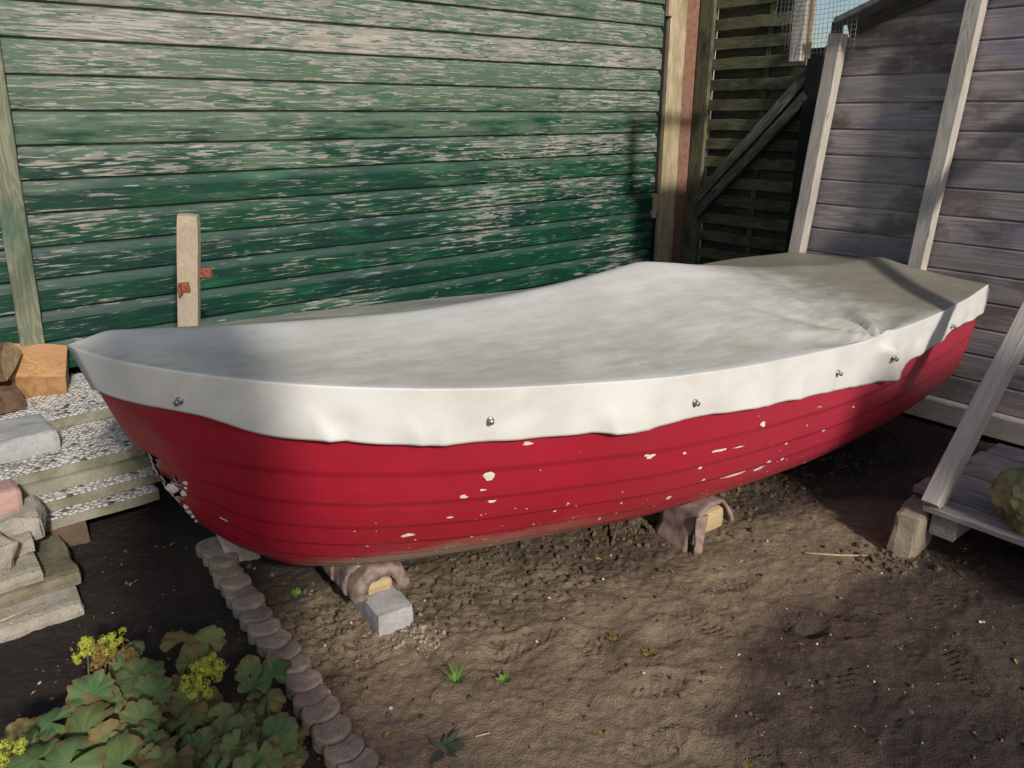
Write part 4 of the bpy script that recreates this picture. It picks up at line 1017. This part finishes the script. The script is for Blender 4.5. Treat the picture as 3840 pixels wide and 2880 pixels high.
def stalk(name, label, pts, r, mat):
    o = link(name, mesh(name, *tube(pts, r, 5), mat, True)); return tag(o, label, 'stalk')
stalk('straw', 'long yellow straw on the soil left of the stone block', [(1.12, 2.61, gz(1.12, 2.61)+.006), (1.25, 2.60, gz(1.25, 2.60)+.008), (1.37, 2.60, gz(1.37, 2.6)+.006)], [.005, .004, .0015], M['straw'])
stalk('twig', 'thin brown twig poking up beneath the hull', [(.39, 2.68, gz(.39, 2.68)), (.42, 2.76, .05), (.46, 2.86, .10)], [.007, .006, .004], M['bark'])
stalk('white_twig', 'short white twig on the shaded soil', [(-.10, 1.689, gz(-.10, 1.689)+.004), (-.06, 1.70, gz(-.06, 1.70)+.004)], [.003, .002], M['straw'])

def blade_geo(base, dirv, L, w, bend, n=5, up=.9):
    v = []; f = []; d = Vector((dirv[0], dirv[1], 0)).normalized(); s_ = Vector((-d.y, d.x, 0))
    for i in range(n+1):
        k = i/n; p = Vector(base)+d*(L*(k*.45+bend*k*k))+Vector((0, 0, L*up*(k-bend*.8*k*k))); ww = w*math.sin(math.pi*min(1, .25+.75*k))*(1-k*.3) if i < n else 0.0004
        v += [p-s_*ww, p+s_*ww]
    for i in range(n): f.append((2*i, 2*i+1, 2*i+3, 2*i+2))
    return v, f
def tuft(name, label, cat, x, y, n_, L, w, bend, mat, up=.9, seed=0):
    r = random.Random(seed); g = []; z = gz(x, y)-.004
    for k in range(n_):
        a = r.uniform(0, 6.28); q_ = r.uniform(0, L*.18); g.append(blade_geo((x+math.cos(a)*q_, y+math.sin(a)*q_, z), (math.cos(a), math.sin(a)), L*r.uniform(.5, 1.1), w*r.uniform(.7, 1.2), bend*r.uniform(.6, 1.3), 5, up))
    o = link(name, mesh(name, *join(g), mat, True)); return tag(o, label, cat)
tuft('grass_tuft', 'yellowish grass tuft on the bare soil left of the seedling', 'grass', -.166, 1.90, 42, .075, .0017, .35, M['weed'], .75, 1)
tuft('weed_seedling', 'small bright green seedling right of the grass tuft', 'weed', -.026, 1.913, 11, .038, .010, .3, M['weed'], .6, 2)
tuft('weed_rosette', 'flat grey green weed rosette near the bottom edge', 'weed', -.183, 1.647, 17, .065, .010, .5, M['rosette'], .35, 3)
tuft('clover_weed', 'small weed by the stone edging beneath the bow', 'weed', -.748, 2.338, 10, .04, .011, .3, M['weed'], .5, 4)
tuft('clover_weed', 'tiny weed at the hull edge behind the concrete beam', 'weed', -.057, 2.70, 9, .035, .010, .3, M['weed'], .6, 5)
tuft('clover_weed', 'tiny weed beside the carpet pad', 'weed', -.66, 2.28, 8, .028, .008, .3, M['weed'], .5, 8)
for k, (x, y, lb) in enumerate(((-.038, 2.09, 'yellow moss clump behind the green seedling'), (.333, 2.10, 'yellow moss clump on the pale trodden soil'), (.42, 2.02, 'small yellow moss clump next to the boot prints'), (.62, 1.60, 'yellow moss clump near the bottom edge'))):
    g = []; r = random.Random(70+k)
    for q_ in range(45):
        a = r.uniform(0, 6.28); d = min(.03, abs(r.gauss(0, .013))); px_, py_ = x+math.cos(a)*d*1.5, y+math.sin(a)*d
        g.append(blade_geo((px_, py_, gz(x, y)-.004), (math.cos(a), math.sin(a)), r.uniform(.010, .022), .004, .4, 3, .8))
    tag(link('moss_clump', mesh('moss_clump', *join(g), M['moss'], True)), lb, 'moss', 'moss clumps on the soil')

# ---------------------------------------------------------------- lady's mantle
lr = random.Random(44)
def leaf_mesh(seed):
    r = random.Random(seed); nl = 7+seed % 3; na = 54; nr_ = 5; ph = r.uniform(-.3, .3); v = []; f = []; rim = []; vein = []
    cup = r.uniform(-.45, .45); pl_ = r.uniform(.008, .03); fold = r.uniform(-.25, .45)
    gap = .10
    for j in range(nr_+1):
        for i in range(na+1):
            q_ = i/na; a = -math.pi*(1-gap)+2*math.pi*(1-gap)*q_
            lobe = abs(math.sin(nl*math.pi*(q_+.035*math.sin(6.28*q_+seed)))); tooth = .055*abs(math.sin(nl*5*math.pi*q_))
            edge = .885+.115*lobe**.7+tooth+.05*mnoise.noise(Vector((a*2, seed, 0))); edge *= 1-.10*(1-math.cos(a))*.5
            rr = edge*j/nr_ if j else 0.0
            if j == nr_ and r.random() < .05: rr *= .86
            h = cup*rr*rr + pl_*rr*math.cos(2*math.pi*nl*q_) - fold*abs(math.sin(a))*rr*.6 + .30*mnoise.noise(Vector((rr*1.7*math.cos(a), rr*1.7*math.sin(a), seed*2.)))*rr+.10*mnoise.noise(Vector((rr*5*math.cos(a), rr*5*math.sin(a), seed*3.)))*rr
            h -= max(0, rr-.7)*(.5+.5*math.sin(a*3+seed*2))*.9
            v.append((rr*math.cos(a), rr*math.sin(a), h)); rim.append(j/nr_); vein.append(max(0, math.cos(2*math.pi*nl*q_)*-1)**10*(j/nr_ < .95))
    w = na+1
    for j in range(nr_):
        for i in range(na): f.append((j*w+i, (j+1)*w+i, (j+1)*w+i+1, j*w+i+1))
    me = mesh('leaf', v, f, M['leaf'], True); fattr(me, 'rim', rim); fattr(me, 'vein', vein); return me
leaf_m = [leaf_mesh(k) for k in range(14)]
LEAF = [(-.879, 1.756, .26, .076), (-.823, 1.769, .25, .055), (-.862, 1.756, .2, .063), (-1.055, 1.599, .22, .068), (-1.052, 1.541, .2, .074), (-1.037, 1.728, .2, .057), (-.97, 1.667, .22, .075), (-1.032, 1.665, .2, .063), (-.917, 1.622, .2, .061), (-.883, 1.662, .18, .048), (-1.048, 1.805, .2, .032), (-1.021, 1.481, .2, .099), (-.958, 1.463, .19, .065), (-.903, 1.526, .2, .059), (-.866, 1.481, .2, .051), (-.772, 1.538, .16, .078), (-.696, 1.71, .2, .047), (-.63, 1.692, .2, .066), (-.678, 1.662, .18, .046), (-.578, 1.534, .15, .063), (-.61, 1.489, .15, .056), (-.742, 1.613, .15, .053), (-.818, 1.591, .14, .053), (-.697, 1.544, .14, .058), (-.546, 1.491, .12, .057), (-.793, 1.411, .2, .074), (-.893, 1.397, .2, .088), (-.994, 1.377, .22, .089), (-1.075, 1.39, .22, .078), (-1.17, 1.502, .18, .062), (-1.123, 1.526, .2, .061), (-.902, 1.601, .16, .054), (-.808, 1.657, .14, .054), (-1.16, 1.438, .2, .06), (-.649, 1.467, .13, .063), (-.733, 1.461, .15, .063), (-.643, 1.652, .13, .047)]
for k in range(110):
    x = lr.uniform(-1.32, -.52); y = lr.uniform(1.20, 1.66)
    if x+y*.0 > -.50 or (x > -.66 and y > 1.6) or (x < -1.12 and y > 1.52): continue
    LEAF.append((x, y, lr.uniform(.05, .15), lr.uniform(.035, .065)))
for k in range(170):
    x = lr.uniform(-1.2, -.55); y = lr.uniform(1.28, 1.62)
    if (x > -.62 and y > 1.56) or (x < -1.08 and y > 1.5): continue
    LEAF.append((x, y, lr.uniform(.10, .20), lr.uniform(.03, .055)))
for k in range(22):
    LEAF.append((lr.uniform(-1.25, -.55), lr.uniform(1.05, 1.30), lr.uniform(.10, .2), lr.uniform(.05, .08)))
crowns = [(-1.02, 1.47), (-.80, 1.50), (-.62, 1.50), (-.95, 1.18)]
plants = [thing('ladys_mantle', Vector((*crowns[0], 0)), "lady's mantle plant with the largest green leaves, left of the group", 'plant', "lady's mantle plants in the bed"),
          thing('ladys_mantle', Vector((*crowns[1], 0)), "lady's mantle plant in the middle with the bright lime flower head", 'plant', "lady's mantle plants in the bed"),
          thing('ladys_mantle', Vector((*crowns[2], 0)), "lady's mantle plant with browning leaves beside the edging stones", 'plant', "lady's mantle plants in the bed"),
          thing('ladys_mantle', Vector((*crowns[3], 0)), "lady's mantle plant at the very bottom edge of the bed", 'plant', "lady's mantle plants in the bed")]
stems = [[], [], [], []]
for (x, y, z, r_) in LEAF:
    pi_ = min(range(4), key=lambda q_: (crowns[q_][0]-x)**2+(crowns[q_][1]-y)**2)
    c = Vector((x, y, z)); out = Vector((x-crowns[pi_][0], y-crowns[pi_][1], 0)); a = math.atan2(out.y, out.x) if out.length > .02 else lr.uniform(0, 6.28)
    rz = a+lr.uniform(-.9, .9); tx, ty = lr.uniform(-.35, .35), lr.uniform(-.25, .5)
    m_ = Matrix.Translation(c) @ Matrix.Rotation(lr.uniform(.0, .75), 4, 'X') @ Matrix.Rotation(rz, 4, 'Z') @ Matrix.Rotation(ty, 4, 'Y') @ Matrix.Rotation(tx, 4, 'X') @ Matrix.Scale(r_*.86, 4)
    link('leaf', lr.choice(leaf_m), plants[pi_], m_)
    b = Vector((crowns[pi_][0]+lr.gauss(0, .03), crowns[pi_][1]+lr.gauss(0, .03), 0)); mid = (b+c)/2+Vector((0, 0, .03))+out*.15
    stems[pi_].append(tube([b, mid, c], [.0024, .002, .0014], 5))
for q_ in range(4):
    tag(link('stalks', mesh('stalks', *join(stems[q_]), M['stem'], True), plants[q_]), kind='stuff')
def flower(c, r_, mat, plant, seed, n_=320, sq=1.):
    r = random.Random(seed); v = []; f = []
    blobs = [(Vector((r.gauss(0, .5), r.gauss(0, .5), r.gauss(0, .45)*sq))*r_, r.uniform(.22, .4)*r_) for _ in range(16)]
    for k in range(n_):
        bc, br_ = r.choice(blobs); d = Vector((r.gauss(0, 1), r.gauss(0, 1), r.gauss(0, 1))).normalized(); p = Vector(c)+bc+d*br_*r.uniform(.6, 1)
        a = d.cross(Vector((.3, .2, .9))).normalized(); b = d.cross(a); s_ = r.uniform(.0025, .0045); o = len(v)
        for q_ in range(4):
            t = q_*math.pi/2+r.uniform(-.2, .2); v += [p+d*.001, p+(a*math.cos(t-.5)+b*math.sin(t-.5))*s_*.7, p+(a*math.cos(t)+b*math.sin(t))*s_*1.5+d*s_*.5, p+(a*math.cos(t+.5)+b*math.sin(t+.5))*s_*.7]
            f.append((o+q_*4, o+q_*4+1, o+q_*4+2, o+q_*4+3))
    cx, cy = plant.location.x, plant.location.y
    fs = link('flower_stalk', mesh('flower_stalk', *tube([(cx, cy, 0), ((cx+c[0])/2, (cy+c[1])/2, c[2]*.6), c], [.003, .0025, .002], 5), M['stem'], True), plant)
    link('flower_head', mesh('flower_head', v, f, mat, False), fs)
flower((-.795, 1.64, .25), .050, M['flower'], plants[1], 1, 800)
flower((-1.068, 1.73, .285), .030, M['flower'], plants[0], 2, 320)
flower((-1.112, 1.705, .275), .028, M['flower'], plants[0], 3, 300)
flower((-1.075, 1.70, .262), .036, M['flowerbrown'], plants[0], 4, 330)
flower((-1.02, 1.72, .25), .024, M['flowerbrown'], plants[0], 5, 110)
flower((-1.13, 1.335, .28), .045, M['flower'], plants[3], 6, 520)

# ---------------------------------------------------------------- evergreen added behind the viewer, outline shaped to shade the bow
NH = Vector((.887, .4615, 0)); cpos = NH*.13+LH*.62
tr = thing('added_evergreen', cpos, 'clipped evergreen added behind the viewpoint, shaped to shade the bow', 'added shade caster')
link('trunk', mesh('trunk', *tube([cpos+Vector((0, 0, -.05)), cpos+Vector((.01, 0, 1.1)), cpos+Vector((0, .01, 2.7))], [.045, .03, .012], 8), M['bark'], True), tr)
tv = []; tf = []; r = random.Random(4)
for k in range(5600):
    h = r.uniform(.05, 1.0); z = h*2.95; rad = np.interp(z, [0, .4, 1.1, 1.25, 1.4, 1.7, 2.3, 2.7, 2.95], [.4, .52, .56, .42, .25, .22, .24, .23, .07])*(1+.12*math.sin(z*7+1))
    a = r.uniform(0, 6.28); q_ = rad*math.sqrt(r.uniform(.25, 1)); p = cpos+Vector((math.cos(a)*q_, math.sin(a)*q_, z))
    d = Vector((math.cos(a)*.5+r.gauss(0, .3), math.sin(a)*.5+r.gauss(0, .3), .8)).normalized(); s_ = d.cross(Vector((r.gauss(0, 1), r.gauss(0, 1), .1))).normalized(); L_ = r.uniform(.04, .085); o = len(tv)
    tv += [p, p+d*L_*.5+s_*.016, p+d*L_, p+d*L_*.5-s_*.016]; tf.append((o, o+1, o+2, o+3))
link('crown', mesh('crown', tv, tf, M['thuja']), tr)

# ---------------------------------------------------------------- boarded box added out of view to shade the stern and pallet
kn0, kn1, kd = 2.60, 4.0, 1.0
def K(n_, d_, z): return NH*n_+LH*d_+Vector((0, 0, z))
kb = thing('added_shade_box', K(3.3, 1.3, 0), 'tall boarded box added beyond the right edge to shade the pallet', 'added_shade_caster')
for q_ in range(10):
    nn = kn0+(q_+.5)*(kn1-kn0)/10
    bar('board', K(nn, kd, -.05), K(nn, kd, 2.22), (kn1-kn0)/10-.002, .022, M['grey'], up=-LH, parent=kb, segs=4, seed=q_)
    bar('board', K(nn, kd+.6, -.05), K(nn, kd+.6, 2.22), (kn1-kn0)/10-.002, .022, M['grey'], up=LH, parent=kb, segs=4, seed=q_+20)
for n_ in (kn0+.011, kn1-.011):
    for q_ in range(4):
        bar('board', K(n_, kd+.09+q_*.14, -.05), K(n_, kd+.09+q_*.14, 2.22), .138, .022, M['grey'], up=NH, parent=kb, segs=4, seed=q_+40)
bar('roof', K(kn0-.05, kd+.3, 2.245), K(kn1+.05, kd+.3, 2.245), .75, .04, M['felt'], up=ZUP, parent=kb)
